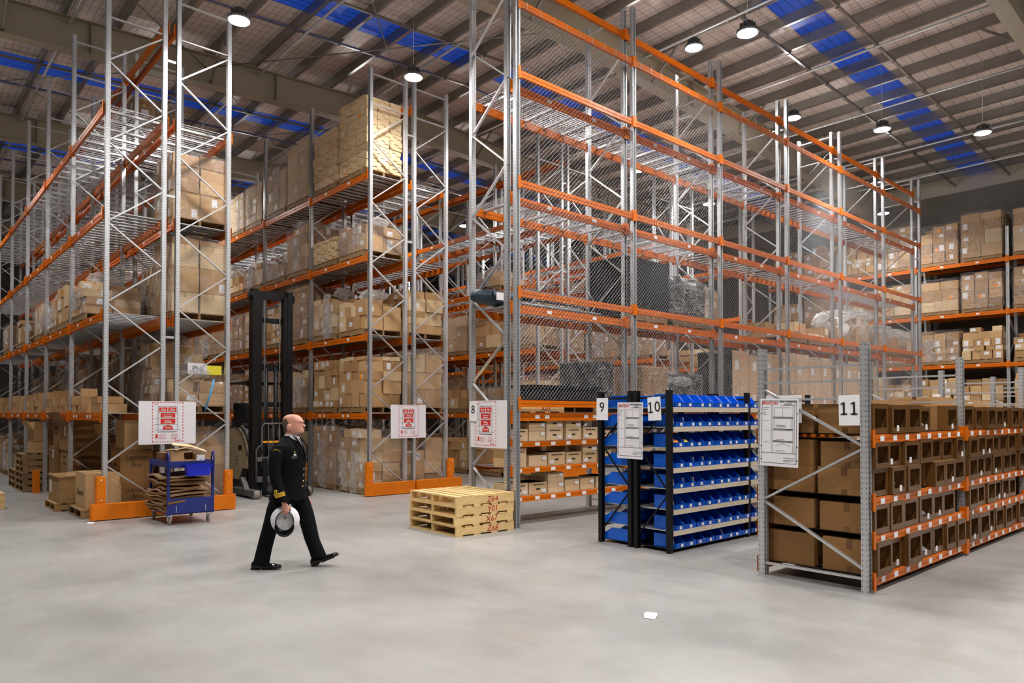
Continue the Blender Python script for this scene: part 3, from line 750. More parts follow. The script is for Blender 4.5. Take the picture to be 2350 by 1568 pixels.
# ================================================================== goods in the mesh cage
def thing_mesh(name, b, loc, rz, label, cat, group=None): return tag(b.build(name, None, loc, rz), label, cat, group)
def rbox(b, x0, x1, y0, y1, z0, z1, mat, c=.02):
    """box with chamfered vertical and top edges"""
    p = [(x0+c, y0), (x1-c, y0), (x1, y0+c), (x1, y1-c), (x1-c, y1), (x0+c, y1), (x0, y1-c), (x0, y0+c)]
    cx, cy = (x0+x1)/2, (y0+y1)/2
    q = [(cx+(x-cx)*(1-2*c/(x1-x0)), cy+(y-cy)*(1-2*c/(y1-y0))) for x, y in p]
    return b.loft([[(x, y, z0) for x, y in p], [(x, y, z1-c) for x, y in p], [(x, y, z1) for x, y in q]], mat, False)
Z1, Z2 = CL[0]+.006, CL[1]+.006
# pallet with red code under the black case
def near_pallet(loc, rz, label, code=None, group=None, W=1.12, D=1.16, mat='pine', seed=0):
    """pallet with each board its own part: stringers along x, deck boards along y"""
    r = random.Random(seed); t = empty('wooden_pallet', loc, label, 'pallet', group, rz); n = 7; bw = .115
    for i in range(n):
        x = -W/2+bw/2+i*(W-bw)/(n-1)+(0 if i in (0, n-1) else r.uniform(-.012, .012))
        put('deck_board', box_mesh('deck_board', bw, D, .02, mat), t, (x, r.uniform(-.004, .004), .122))
    for y in (-D/2+.02, 0, D/2-.02): s_ = put('stringer', box_mesh('stringer', W, .04, .102, mat), t, (0, y, .02))
    for i in range(4): put('bottom_board', box_mesh('bottom_board', bw, D, .02, mat), t, (-W/2+bw/2+i*(W-bw)/3, 0, 0))
    if code: put('chalk_code', text_mesh(code, .125, 'marker_red', .0006, .15), t, (.12, -D/2-.0012, .068), rot=(R90, R(r.uniform(-3, 3)), 0))
    return t
near_pallet((8.0, 8.70, Z1), 0, 'pallet with red code lying in the cage above the archive boxes', 'X03', None, 1.1, .9, 'pine', 2)
b = MB(); rbox(b, -.82, .82, -.25, .25, 0, .26, 'black_plastic', .05); b.box(-.86, .86, -.27, .27, .26, .31, 'black_plastic')
for x in (-.6, -.2, .2, .6): b.box(x-.02, x+.02, -.262, -.25, .05, .24, 'black_plastic')
thing_mesh('equipment_case', b, (8.72, 8.58, Z1+.145), R(-1), 'long black case with lid behind the mesh above the archive boxes', 'case')
def wrapped(name, loc, dims, mat, label, cat, wrap=True, seed=0, lid=0.0):
    t = empty(name, loc, label, cat, 'dark goods behind the cage mesh'); b = MB(); rbox(b, -dims[0]/2, dims[0]/2, -dims[1]/2, dims[1]/2, .0, dims[2], mat, .025); b.build('body', t, (0, 0, .141)); put('pallet', pallet_mesh(L=min(1.2, dims[0]), D=.95), t)
    if lid: MB().box(-dims[0]/2-.01, dims[0]/2+.01, -dims[1]/2-.01, dims[1]/2+.01, 0, lid, mat).build('lid', t, (0, 0, .141+dims[2]-.02))
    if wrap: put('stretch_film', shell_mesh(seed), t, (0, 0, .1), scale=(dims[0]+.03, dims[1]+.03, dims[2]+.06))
    return t
wrapped('packing_crate', (10.82, 8.72, Z2), (1.30, .94, 1.0), 'black_plastic', 'tall matt black crate on the second beam inside the cage', 'crate', False, 0, .05)
t = empty('shrouded_load', (12.25, 8.72, Z2), 'rounded black film-wrapped load right of the tall black crate', 'pallet load', 'dark goods behind the cage mesh')
put('pallet', pallet_mesh(L=1.2, D=.95), t)
rings = []
for z, sx, sy in ((.0, .62, .46), (.3, .66, .48), (.6, .65, .48), (.78, .64, .47), (.86, .58, .42), (.90, .42, .30)):
    rings.append([(sx*math.copysign(abs(math.cos(a))**.45, math.cos(a))*(1+.015*math.sin(7*a+9*z)), sy*math.copysign(abs(math.sin(a))**.45, math.sin(a))*(1+.02*math.sin(5*a+7*z)), z) for a in [2*math.pi*q/28 for q in range(28)]])
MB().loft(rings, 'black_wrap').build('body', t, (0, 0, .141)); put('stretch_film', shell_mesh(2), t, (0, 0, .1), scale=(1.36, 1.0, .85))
wrapped('packing_crate', (9.70, 8.80, Z1), (.62, .80, .78), 'black_plastic', 'low dark crate beside the long black case', 'crate', True, 1)
wrapped('packing_crate', (11.05, 8.72, Z1), (.78, .92, .74), 'carton_dark', 'film-wrapped brown crate above the sign numbered nine', 'crate', True, 2)
wrapped('packing_crate', (12.1, 8.72, Z1), (1.0, .92, .62), 'black_wrap', 'black bagged load with loose clear film above the blue bins', 'crate', True, 3)
put('film_wad', blob_mesh(2, 'film_wad'), COL.objects['packing_crate.003'], (-.2, -.4, .5), scale=(.4, .12, .25))
# folded grey stretchers and a blue bag on the second beam
for q, (x, lab) in enumerate(((8.6, 'lower folded grey metal stretcher behind the cage mesh'), (8.75, 'upper folded grey metal stretcher behind the cage mesh'))):
    t = empty('folded_stretcher', (x, 8.66, Z2+.02+q*.2), lab, 'stretcher', 'stretchers in the cage')
    for y in (-.28, .28): MB().tube([(-1.0, y, .03), (1.0, y, .03)], .022, 'grey_frame').build('side_rail', t)
    for i in range(7): MB().tube([(-.9+i*.3, -.28, .03), (-.9+i*.3, .28, .03)], .014, 'grey_frame', 6).build('cross_bar', t)
    MB().box(-.95, .55, -.26, .26, .045, .075, 'grey_frame').build('bed', t)
    for x2 in (-.7, .7):
        for y in (-.28, .28): MB().tube([(x2, y, .03), (x2*.75, y, .19)], .016, 'grey_frame', 6).build('leg', t)
t = empty('equipment_bag', (7.62, 8.75, Z2+.01), 'long dark blue bag sticking out of the cage end', 'bag')
rings = [[(x, ry*math.cos(2*math.pi*q/14)*(1+.06*math.sin(3*q+x*9)), .14+rz_*math.sin(2*math.pi*q/14), ) for q in range(14)] for x, ry, rz_ in ((-.62, .05, .04), (-.55, .15, .10), (-.2, .2, .13), (.2, .21, .13), (.5, .17, .11), (.6, .06, .04))]
MB().loft(rings, 'tarp_blue').build('body', t); MB().box(-.3, -.12, -.215, -.2, .08, .2, 'paper').build('tag', t)
for x in (-.35, .3): MB().tube([(x, -.2, .1), (x, -.16, .26), (x, 0, .30), (x, .16, .26), (x, .2, .1)], .012, 'black_plastic', 6).build('strap', t)
# tall labelled cartons standing in cage bays three to five
for i in range(11):
    x = (13.76+i*.68) if i < 3 else (15.92+(i-3)*.68) if i < 7 else (18.76+(i-7)*.68); pal = 'carton_tall'
    t = empty('tall_carton', (x+.34, 8.70, Z1), '%s from the left of the tall pale cartons standing in the cage' % ['first', 'second', 'third', 'fourth', 'fifth', 'sixth', 'seventh', 'eighth', 'ninth', 'tenth', 'eleventh'][i], 'carton', 'tall cartons in the cage')
    hh = 1.32+.05*random.Random(i).uniform(-1, 1); hh = 1.44 if i in (3, 4) else hh
    bb = MB(); bb.box(-.33, -.004, -.44, .44, 0, hh, pal); bb.box(.004, .33, -.44, .44, 0, hh, pal); bb.box(-.33, .33, -.43, .43, 0, hh-.004, 'carton_dark'); bb.build('body', t)
    for zz in (.22, .95): put('shipping_label', LBL[2], t, (.05*random.Random(i*3+zz).uniform(-1, 1)-.16, -.4405, zz), R90)
    if i % 3 == 0: put('orange_sticker', STK, t, (.12, -.4405, 1.12), R90)
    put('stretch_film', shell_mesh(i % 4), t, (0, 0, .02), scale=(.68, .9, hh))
# clear film bundles at the far end of the cage
for i, (x, hh, sx, lab) in enumerate(((19.4, .95, .6, 'tall clear plastic bundle on the second beam near the cage end'), (20.75, 1.15, .62, 'crumpled clear plastic heap right of the tall bundle in the cage'), (22.3, .75, .62, 'low clear plastic heap nearing the cage corner'), (23.6, .7, .5, 'grey film-wrapped lump in the last cage bay'))):
    t = empty('plastic_bundle', (x, 8.7, Z2), lab, 'plastic bundle', 'clear plastic bundles in the cage'); put('pallet', pallet_mesh(), t)
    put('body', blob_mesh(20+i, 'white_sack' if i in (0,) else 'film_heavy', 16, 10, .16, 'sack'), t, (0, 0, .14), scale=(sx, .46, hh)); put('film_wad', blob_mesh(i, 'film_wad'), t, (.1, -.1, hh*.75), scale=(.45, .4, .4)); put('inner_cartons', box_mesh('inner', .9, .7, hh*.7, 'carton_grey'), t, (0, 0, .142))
for i, x in enumerate((16.2, 17.4)): load(rC, 3, 2, i, .4, 'mixed', 40, yface=-1, label='short carton pallet on the second beam in the cage, %s one' % ('left' if i == 0 else 'right'))

# ---- archive boxes on the low cage shelves
def archive_mesh(w, d, h, flat=False):
    def f():
        b = MB(); x, y = w/2, d/2
        if flat:
            b.box(-x, x, -y, y, 0, h*.5-.002, 'carton_pale'); b.box(-x, x, -y+.004, y, h*.5, h, 'carton_pale'); return b.mesh('archive_box')
        g = .005
        b.box(-x, x, -y+g, y, 0, h, 'carton_pale')
        # front skin with a hand hole and a dropped flap outline
        hx, hz = .045, .028; zc = h*.42
        b.box(-x, -hx, -y, -y+g, 0, h*.9, 'carton_pale'); b.box(hx, x, -y, -y+g, 0, h*.9, 'carton_pale'); b.box(-hx, hx, -y, -y+g, 0, zc-hz/2, 'carton_pale'); b.box(-hx, hx, -y, -y+g, zc+hz/2, h*.9, 'carton_pale')
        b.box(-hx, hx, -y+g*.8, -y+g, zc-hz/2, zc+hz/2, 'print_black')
        b.box(-x-.003, x+.003, -y-.004, y, h*.9, h, 'carton_pale')
        return b.mesh('archive_box')
    return cached(('arc', w, d, h, flat), f)
AL = MB().box(-.05, .05, -.002, 0, 0, .055, 'label_print').mesh('paper_label')
INK = MB().box(-.12, .12, -.0015, 0, 0, .012, 'carton_ink').mesh('printed_line')
SHN = {0: 'bottom', 1: 'middle', 2: 'upper'}
def archive(x0, x1, shelf, z, h, k_, flat=False, desc=''):
    w = round(x1-x0-.012, 2)
    t = empty('archive_box', ((x0+x1)/2, 8.30+.21, SH[shelf]+.007+z), '%sarchive box on the %s cage shelf, %s from the left post' % (desc, SHN[shelf], ORD[k_]), 'box', 'archive boxes on the low cage shelves')
    put('body', archive_mesh(w, .42, h, flat), t)
    r = random.Random(k_*7+shelf); yy = -.215
    put('paper_label', AL, t, (w*(.5 if flat else r.choice((-.3, .3)))-(.06 if flat else 0), yy, h*(.55 if flat else .12)))
    if not flat: put('printed_line', INK, t, (0, yy-.003, h*.82 if False else h*.78))
for k_, (a, c, z, h, fl, d_) in enumerate(((7.40, 7.77, 0, .19, 0, 'pale '), (7.79, 8.16, 0, .15, 1, 'lower flat '), (7.79, 8.16, .153, .13, 1, 'upper flat '), (8.18, 8.57, 0, .20, 0, 'lower '), (8.18, 8.57, .203, .17, 0, 'upper '), (8.64, 9.02, 0, .20, 0, 'lower '), (8.64, 9.02, .203, .17, 0, 'upper '), (9.07, 9.43, 0, .20, 0, 'single '), (9.45, 9.8, 0, .2, 0, 'single ')))  : archive(a, c, 2, z, h, k_, bool(fl), d_)
for k_, (a, c, z, h, fl, d_) in enumerate(((7.40, 7.74, 0, .30, 0, 'tall plain '), (7.79, 8.2, 0, .17, 1, 'flat '), (8.22, 8.62, 0, .21, 0, 'open '), (8.64, 9.02, 0, .20, 0, 'closed '), (9.05, 9.42, 0, .19, 0, 'lower '), (9.05, 9.42, .193, .16, 0, 'upper '), (9.45, 9.8, 0, .2, 0, 'single '))): archive(a, c, 1, z, h, k_, bool(fl), d_)
for k_, (a, c, z, h, fl, d_) in enumerate(((7.40, 7.77, 0, .19, 0, 'open '), (7.79, 8.2, 0, .19, 0, 'labelled '), (8.22, 8.59, 0, .17, 1, 'lower brown '), (8.22, 8.59, .173, .15, 1, 'upper brown '), (8.62, 8.97, 0, .18, 1, 'brown '), (8.99, 9.35, 0, .18, 1, 'brown '), (9.4, 9.8, 0, .2, 0, 'single '))): archive(a, c, 0, z, h, k_, bool(fl), d_)
for (x, y, z, dx, dy, dz, lab) in ((8.3, 8.98, SH[1]+.007, .5, .32, .28, 'brown carton at the back of the middle cage shelf'), (7.9, 8.98, SH[2]+.007, .7, .32, .33, 'long brown carton at the back of the upper cage shelf'), (9.1, 8.98, SH[1]+.007, .5, .32, .33, 'second brown carton at the back of the middle cage shelf'), (8.6, 8.98, SH[0]+.007, .6, .32, .22, 'brown carton at the back of the bottom cage shelf')):
    tag(put('carton', carton_mesh(dx, dy, dz, 'carton'), None, (x, y, z)), lab, 'carton', 'cartons at the back of the cage shelves')

# ================================================================== signs
def dash(b, x0, z0, x1, z1, n, w, mat, y=-.002):
    for i in range(n):
        if i % 2: continue
        a = i/n; c = (i+1)/n
        b.bar((x0+(x1-x0)*a, y, z0+(z1-z0)*a), (x0+(x1-x0)*c, y, z0+(z1-z0)*c), w, .001, mat, (0, 1, 0))
def bars(b, L_, w, mat, y=-.002):
    for (xa, za, xb, zb) in L_: b.bar((xa, y, za), (xb, y, zb), w, .001, mat, (0, 1, 0))
def load_sign(loc, rz, W, H, label, off=0.0):
    t = empty('load_sign', loc, label, 'sign', 'white rack load signs', rz)
    MB().box(-W/2, W/2, 0, .006, 0, H, 'white_board').build('board', t)
    b = MB(); x0, x1, z0, z1 = off-.205*W/.78, off+.205*W/.78, .04, H-.02; x0, x1 = off-.25, off+.25
    for a in ((x0, z0, x0, z1), (x1, z0, x1, z1), (x0, z0, x1, z0), (x0, z1, x1, z1)): dash(b, *a, 25, .012, 'print_red')
    b.build('dashed_border', t)['kind'] = 'stuff'
    s = H/.75; c = off
    b = MB(); bars(b, [(c-.16, .25*s, c-.16, .66*s), (c+.16, .25*s, c+.16, .66*s), (c-.16, .66*s, c+.16, .66*s), (c-.22, .25*s, c+.2, .25*s), (c-.22, .345*s, c+.16, .345*s), (c-.22, .445*s, c+.16, .445*s), (c-.16, .55*s, c+.16, .55*s)], .008, 'print_grey'); b.build('rack_diagram', t)['kind'] = 'stuff'
    blocks = [((c-.145, c-.01), (.565, .64), '500kg', .036), ((c+.005, c+.14), (.565, .64), '500kg', .036), ((c-.12, c+.12), (.465, .54), None, 0), ((c-.12, c+.12), (.355, .44), '800kg', .042)]
    for (xa, xb), (za, zb), tx, sz in blocks:
        p = MB().box(xa, xb, -.002, 0, za*s, zb*s, 'print_red').build('red_block', t)
        if tx: put('lettering', text_mesh(tx, sz, 'paper'), p, ((xa+xb)/2, -.0024, (za*.42+zb*.58)*s), rot=FACE_Y)
        bb = MB(); bars(bb, [((xa*.8+xb*.2), (za+.018)*s, (xa*.2+xb*.8), (za+.018)*s)]+([] if tx else [((xa*.8+xb*.2), (za+.045)*s, (xa*.2+xb*.8), (za+.045)*s)]), .009, 'paper', -.0026); bb.build('small_print', p)
    p = MB().add([(c-.085, -.002, .255*s), (c+.085, -.002, .255*s), (c+.075, -.002, .31*s), (c, -.002, .338*s), (c-.075, -.002, .31*s)], [(0, 1, 2, 3, 4)], 'print_red').build('red_block', t)
    put('lettering', text_mesh('2400kg', .036, 'paper'), p, (c, -.0026, .288*s), rot=FACE_Y)
    b = MB(); bars(b, [(c-.17, .215*s, c+.15, .215*s)], .010, 'print_black')
    for q in range(4): bars(b, [(c-.15, (.165-.022*q)*s, c-.03, (.165-.022*q)*s), (c+.05, (.165-.022*q)*s, c+.17, (.165-.022*q)*s)], .004, 'print_red')
    bars(b, [(c-.2, .14*s, c-.165, .14*s)], .07, 'print_red'); bars(b, [(c+.13, .06*s, c+.2, .06*s), (c+.2, .06*s, c+.2, .09*s), (c+.13, .06*s, c+.12, .095*s)], .009, 'print_red'); b.build('fine_print', t)['kind'] = 'stuff'
    put('lettering', text_mesh('DEXION', .02, 'print_red'), t, (c-.19, -.002, z1-.03), rot=FACE_Y)
load_sign((3.845, 13.345, 1.22), R(0), .94, .75, 'wide white load sign hung behind the blue cart')
load_sign((8.86, 13.345, 1.21), R(0), .92, .74, 'wide white load sign on the rack right of the officer')
load_sign((7.262, 8.68, 1.21), R(-90), .90, .75, 'white load sign beside the numeral eight', -.06)
def number_sign(txt, loc, rz, W, H, label, tilt=0.0, size=.15):
    t = empty('number_sign', loc, label, 'sign', 'paper aisle number signs', rz); t.rotation_euler = (0, tilt, rz)
    n = 6; rings = []
    b = MB(); vs = []
    for i in range(n+1):
        x = -W/2+W*i/n; y = -.006*math.sin(math.pi*i/n)
        vs += [(x, y, 0), (x, y, H), (x, y+.001, 0), (x, y+.001, H)]
    fs = []
    for i in range(n): o = i*4; fs += [(o, o+4, o+5, o+1), (o+2, o+3, o+7, o+6), (o, o+2, o+6, o+4), (o+1, o+5, o+7, o+3)]
    b.add(vs, fs, 'paper', False).build('sheet', t)
    n_ = len(txt); adv = size*.56
    for i, ch in enumerate(txt):
        x = (i-(n_-1)/2)*adv; hh = size*.72
        if ch == '1':       # numeral one with flag and foot
            b = MB(); w_ = hh*.15; b.box(x-w_/2, x+w_/2, -.0085, -.0075, H*.56-hh/2, H*.56+hh/2, 'print_black'); b.box(x-hh*.26, x+hh*.26, -.0085, -.0075, H*.56-hh/2, H*.56-hh/2+hh*.11, 'print_black')
            b.bar((x, -.008, H*.56+hh*.44), (x-hh*.24, -.008, H*.56+hh*.34), hh*.11, .001, 'print_black', (0, 1, 0)); b.build('lettering', t)
        else: put('lettering', text_mesh(ch, size, 'print_black'), t, (x, -.008, H*.56), rot=FACE_Y)
number_sign('8', (7.252, 9.045, 1.63), R(-90), .21, .325, 'paper sheet numbered eight on the cage end', R(1), .19)
number_sign('9', (7.405, 6.43, 1.665), R(-90), .205, .30, 'paper sheet numbered nine on the rear blue bin shelf', R(1), .19)
number_sign('10', (7.428, 5.565, 1.665), R(-90), .205, .30, 'paper sheet numbered ten on the front blue bin shelf', R(-3), .19)
number_sign('11', (7.172, 3.02, 1.635), R(-90), .205, .30, 'paper sheet numbered eleven on the near shelf end', R(-1), .175)
number_sign('10', (7.20, 3.72, 1.655), R(-90), .40, .29, 'second sheet numbered ten half hidden behind the board', R(0), .2)
def swl_sign(loc, W, H, label, tilt=0.0):
    t = empty('safe_load_board', loc, label, 'sign', 'white safe working load boards'); t.rotation_euler = (0, tilt, R(-90))
    MB().box(-W/2, W/2, 0, .004, 0, H, 'white_board').build('board', t)
    f = lambda u, v: (-W/2+u*W, v*H)
    def ln(L_): return [(*f(a, b_), *f(c, d)) for a, b_, c, d in L_]
    b = MB(); bars(b, ln([(.05, .05, .95, .05), (.05, .97, .95, .97), (.05, .05, .05, .97), (.95, .05, .95, .97), (.05, .20, .95, .20)]), .0035, 'print_black'); b.build('border', t)
    b = MB(); bars(b, ln([(.30, .20, .30, .92), (.34, .20, .34, .92), (.86, .20, .86, .92), (.90, .20, .90, .92)]), .004, 'print_grey')
    bars(b, ln([(.34, v, .86, v) for v in (.365, .38, .54, .555, .715, .73)]), .005, 'print_black'); bars(b, ln([(.39, .74, .39, .87), (.60, .74, .60, .87), (.39, .87, .81, .87), (.39, .57, .39, .70), (.81, .57, .81, .70), (.40, .30, .60, .345), (.60, .345, .81, .30), (.1, .36, .25, .36), (.1, .53, .25, .53), (.08, .68, .25, .68)]), .0025, 'print_grey'); b.build('rack_diagram', t)['kind'] = 'stuff'
    b = MB(); bars(b, ln([(.42, .235, .66, .235), (.42, .40, .62, .40), (.42, .59, .68, .59), (.42, .61, .66, .61), (.08, .87, .24, .87), (.08, .84, .2, .84), (.08, .80, .16, .80), (.08, .77, .18, .77), (.62, .13, .92, .13), (.62, .10, .9, .10), (.62, .085, .8, .085), (.55, .905, .92, .905)]), .005, 'print_grey'); b.build('fine_print', t)['kind'] = 'stuff'
    put('logo_text', text_mesh('DEXION', .046*W/.43, 'print_red', .0012), t, (-W/2+W*.27, -.002, H*.935), rot=FACE_Y)
    put('heading', text_mesh('SAFE WORKING\nLOADS', .026*W/.43, 'print_black'), t, (-W/2+W*.73, -.002, H*.937), rot=FACE_Y)
    b = MB().tube([(-W/2+W*.085+.012*math.cos(a), -.002, H*.935+.012*math.sin(a)) for a in [2*math.pi*q/14 for q in range(14)]], .0022, 'print_red', 5, True); b.build('logo_ring', t)
    for u in (.03, .97):
        for v in (.1, .3, .78): MB().lathe([(0, 0), (.006, 0), (.006, .003), (0, .003)], 'print_black', 8, Matrix.Translation((-W/2+u*W, 0, v*H)) @ Matrix.Rotation(R90, 4, 'X')).build('rivet', t)
swl_sign((7.40, 5.95, 1.16), .42, .74, 'white load board between the sheets numbered nine and ten', R(.5))
swl_sign((7.163, 3.76, 1.19), .43, .72, 'white load board left of the sheet numbered eleven', R(1))

# ================================================================== shelf with window cartons (number eleven)
t11 = empty('shelf_rack', (7.215, 2.84, 0), 'low steel shelf rack with orange beams full of window-cut cartons', 'shelf rack')
U11 = [.155, .555, .925, 1.545]; P11 = 2.84; D11 = 1.17
for i in range(4): frame(t11, i*P11, D11, 2.45, .60, .22, True, False)
for i in range(4):
    for z in (2.23, 1.90): put('cross_rail', brace_mesh(D11-.09, 0), t11, (i*P11, .045, z))
for i in range(3):
    for j, z in enumerate(U11):
        L = P11-.09; bf = put('beam', beam_mesh(L, .085), t11, (i*P11+.045, .022, z)); put('beam', beam_mesh(L, .085), t11, (i*P11+.045+L, D11-.022, z), math.pi)
        put('deck', deck_slat(L, D11-.09, 'black_steel'), t11, (i*P11+.045, .045, z+.001))['kind'] = 'stuff'
        for q in range(8): put('tag', BTAG, bf, (L*(.08+q*.12), -.001, .016))
MB().box(-.04, .04, -.03, 1.2, 0, .012, 'galv').build('base_rail', t11, (0, 0, 0))
def window_mesh(w, d, h, op=1.0):
    def f():
        b = MB(); x, y, g = w/2, d/2, .005; c = 'carton_dark'
        b.box(-x, x, -y, y, 0, g, c); b.box(-x, x, -y, y, h-g, h, c); b.box(-x, -x+g, -y, y, g, h-g, c); b.box(x-g, x, -y, y, g, h-g, c); b.box(-x+g, x-g, y-g, y, g, h-g, c)
        a = x*.26; lo, hi = h*.20, h*.84
        b.box(-x, -x+a, -y-.002, -y+g, 0, h, 'tape'); b.box(x-a, x, -y-.002, -y+g, 0, h, 'tape'); b.box(-x+a, x-a, -y-.002, -y+g, 0, lo, 'tape'); b.box(-x+a, x-a, -y-.002, -y+g, hi, h, 'tape')
        b.box(-x-.001, -x, -y, -y+.10, 0, h, 'tape'); b.box(x, x+.001, -y, -y+.1, 0, h, 'tape')
        b.box(-x-.001, -x, -.03, .03, h*.7, h, 'tape'); b.box(-x-.001, -x, -.03, .03, 0, h*.2, 'tape'); b.box(-x, x, -.03, .03, h, h+.001, 'tape')
        return b.mesh('window_carton')
    return cached(('win', round(w, 3), round(d, 3), round(h, 3)), f)
WT = MB().box(-.03, .03, -.004, -.002, 0, .06, 'paper').mesh('tag')
FOIL = [blob_mesh(60+i, 'film_wad', 9, 7, .4, 'plastic_bag') for i in range(3)]
BAYN = ['first', 'second', 'third']
ROWN = ['floor row', 'second row', 'lower half of third row', 'upper half of third row', 'top row']
bag_spots = {(0, 4, 3), (0, 4, 4), (0, 2, 1), (0, 2, 2), (0, 1, 3), (0, 0, 3), (1, 4, 2), (1, 3, 1), (1, 1, 0), (0, 1, 1)}
def wcarton(bay, rowi, k_, x0, w, h, z, rear=False):
    d = .54; y = 2.84+.03+d/2-(.02+random.Random(bay*77+rowi*9+k_).uniform(-.02, .05) if not rear else 0)+(.57 if rear else 0)
    lab = 'window-cut carton, %s of bay %s on shelf eleven, %s along' % (ROWN[rowi], BAYN[bay], ORD[k_]) if not rear else 'rear carton, %s of shelf eleven bay %s, %s along' % (ROWN[rowi], BAYN[bay], ORD[k_])
    t = empty('window_carton', (x0+w/2, y, z), lab, 'carton', 'cartons on shelf eleven', math.pi if rear else 0)
    put('body', window_mesh(w-.012, d, h), t)
    r = random.Random(bay*100+rowi*10+k_)
    if not rear and r.random() < .45: put('tag', WT, t, (r.uniform(-.25, .25)*w, -d/2, .02))
    if not rear and (bay, rowi, k_) in bag_spots:
        tag(put('plastic_bag', FOIL[k_ % 3], None, (x0+w/2, 2.84+.13, z+.02), r.uniform(0, 6), scale=(w*.25, .09, h*.45)), 'crumpled plastic bag in window carton, %s, bay %s, %s along' % (ROWN[rowi], BAYN[bay], ORD[k_]), 'plastic bag', 'plastic bags inside the window cartons')
rowspec = [(U11[0]+.007, .335), (U11[1]+.007, .30), (U11[2]+.007, .275), (U11[2]+.285, .27), (U11[3]+.007, .30)]
for bay in range(3):
    for ri, (z, h) in enumerate(rowspec):
        r = random.Random(bay*13+ri*5+3); x = 7.215+bay*P11+.07; end = 7.215+(bay+1)*P11-.07; k_ = 0
        while x < end-.2 and k_ < 10:
            w = r.choice((.34, .38, .40, .44)); w = min(w, end-x)
            if not (r.random() < .10 and k_ > 1): wcarton(bay, ri, k_, x, w, h-(r.uniform(0, .03) if ri in (0, 1, 3, 4) else 0), z)
            x += w+r.choice((.0, .01, .01, .03)); k_ += 1
        for q in range(2 if bay == 0 else 0): wcarton(bay, ri, q, 7.215+.07+q*.45, .44, h, z, True)
        if bay: 
            for q in range(1): wcarton(bay, ri, q, 7.215+bay*P11+.07, .44, h, z, True)
for (x, y, z, dx, dy, dz, lab, m_) in ((9.35, 3.62, U11[3]+.007, .9, .5, .36, 'long pale carton on the rear top of shelf eleven', 'carton'), (10.75, 3.5, U11[3]+.309, .85, .40, .12, 'upper long flat carton lying on top of shelf eleven', 'carton'), (10.75, 3.5, U11[3]+.19, .85, .42, .118, 'lower long flat carton lying on top of shelf eleven', 'carton'), (10.75, 3.5, U11[3]+.007, .85, .44, .18, 'carton under the two long flat ones on shelf eleven', 'carton_dark'),
                                       (12.2, 3.55, U11[3]+.007, 1.0, .5, .34, 'wide pale carton in the second bay top of shelf eleven', 'carton')):
    o = tag(put('carton', carton_mesh(dx, dy, dz, m_, 'tape'), None, (x, y, z)), lab, 'carton', 'cartons lying on shelf eleven'); put('shipping_label', LBL[0], o, (dx/2, 0, dz*.2), math.pi)

# ================================================================== blue bin shelves (nine and ten)
def bin_rack(y0, depth, label, front):
    t = empty('bin_shelf', (7.45, y0, 0), label, 'shelf', 'black bin shelves')
    for i in range(3):
        for y in (.03, depth-.03): p = put('upright', cached('bp', lambda: MB().prism([(-.035, -.03), (.035, -.03), (.035, .03), (.02, .03), (.02, -.015), (-.02, -.015), (-.02, .03), (-.035, .03)], 0, 2.05, 'black_steel').mesh('upright')), t, (i*1.86, y, 0), 0 if y < .1 else math.pi)
        for k_, (za, zb) in enumerate(((.15, .75), (.75, 1.35), (1.35, 1.85))):
            ya, yb = (.03, depth-.03) if k_ % 2 else (depth-.03, .03)
            MB().bar((i*1.86, ya, za), (i*1.86, yb, zb), .012, .025, 'black_steel', (1, 0, 0)).build('brace', t)
        MB().bar((i*1.86, .03, 1.955), (i*1.86, depth-.03, 1.955), .015, .025, 'black_steel').build('brace', t)
    for i in range(2):
        for j in range(8):
            z = BINZ[j]
            for y in ((0, depth) if j else ()):
                if (y == 0) == front: MB().box(0, 1.79, -.012, .012, -.062, 0, 'cream_paint').build('shelf_front', t, (i*1.86+.035, y+(.0), z))
            if j: MB().box(0, 1.79, .0, depth-.02, -.012, -.002, 'galv').build('shelf_plate', t, (i*1.86+.035, .01, z))
            else: MB().box(0, 1.79, .0, depth-.02, -.012, -.002, 'black_steel').build('shelf_plate', t, (i*1.86+.035, .01, z))
    return t
BINZ = [.05, .275, .54, .805, 1.065, 1.325, 1.585, 1.835]
bin_rack(5.33, .57, 'black-posted shelf with cream fronts holding rows of blue bins', True)
bin_rack(5.94, .57, 'black-posted shelf behind the number ten shelf, also holding blue bins', False)
def bin_mesh(w=.206, L=.34, h=.168, lip=.056):
    def f():
        b = MB(); g = .007; x = w/2
        side = [(0, 0), (L, 0), (L, h), (L*.40, h), (L*.10, lip+.006), (0, lip+.006)]
        for sx in (-x, x-g):
            M = Matrix(((0, 0, 1, sx), (1, 0, 0, 0), (0, 1, 0, 0), (0, 0, 0, 1))); b.prism(side, 0, g, 'bin_blue', M)
        b.box(-x+g, x-g, 0, L, 0, g, 'bin_blue'); b.box(-x+g, x-g, L-g, L, g, h, 'bin_blue'); b.box(-x+g, x-g, 0, g, g, lip, 'bin_blue')
        b.box(-x-.004, x+.004, L*.42, L, h-.012, h, 'bin_blue') if False else None
        for sx in (-x-.006, x-.002): b.box(sx, sx+.008, L*.40, L, h-.014, h, 'bin_blue')
        b.box(-x, x, -.006, 0, lip-.008, lip+.006, 'bin_blue'); return b.mesh('storage_bin')
    return cached(('bin', w, L, h, lip), f)
BL = MB().box(-.026, .026, -.0075, -.0065, .012, .05, 'paper').mesh('tag')
XB = [7.535, 7.76, 7.985, 8.21, 8.435, 8.66, 8.885, 9.11]
BROW = ['bottom', 'second', 'third', 'fourth', 'fifth', 'sixth', 'seventh', 'top']
INS = MB().box(-.07, .07, 0, .003, 0, .11, 'paper').mesh('card')
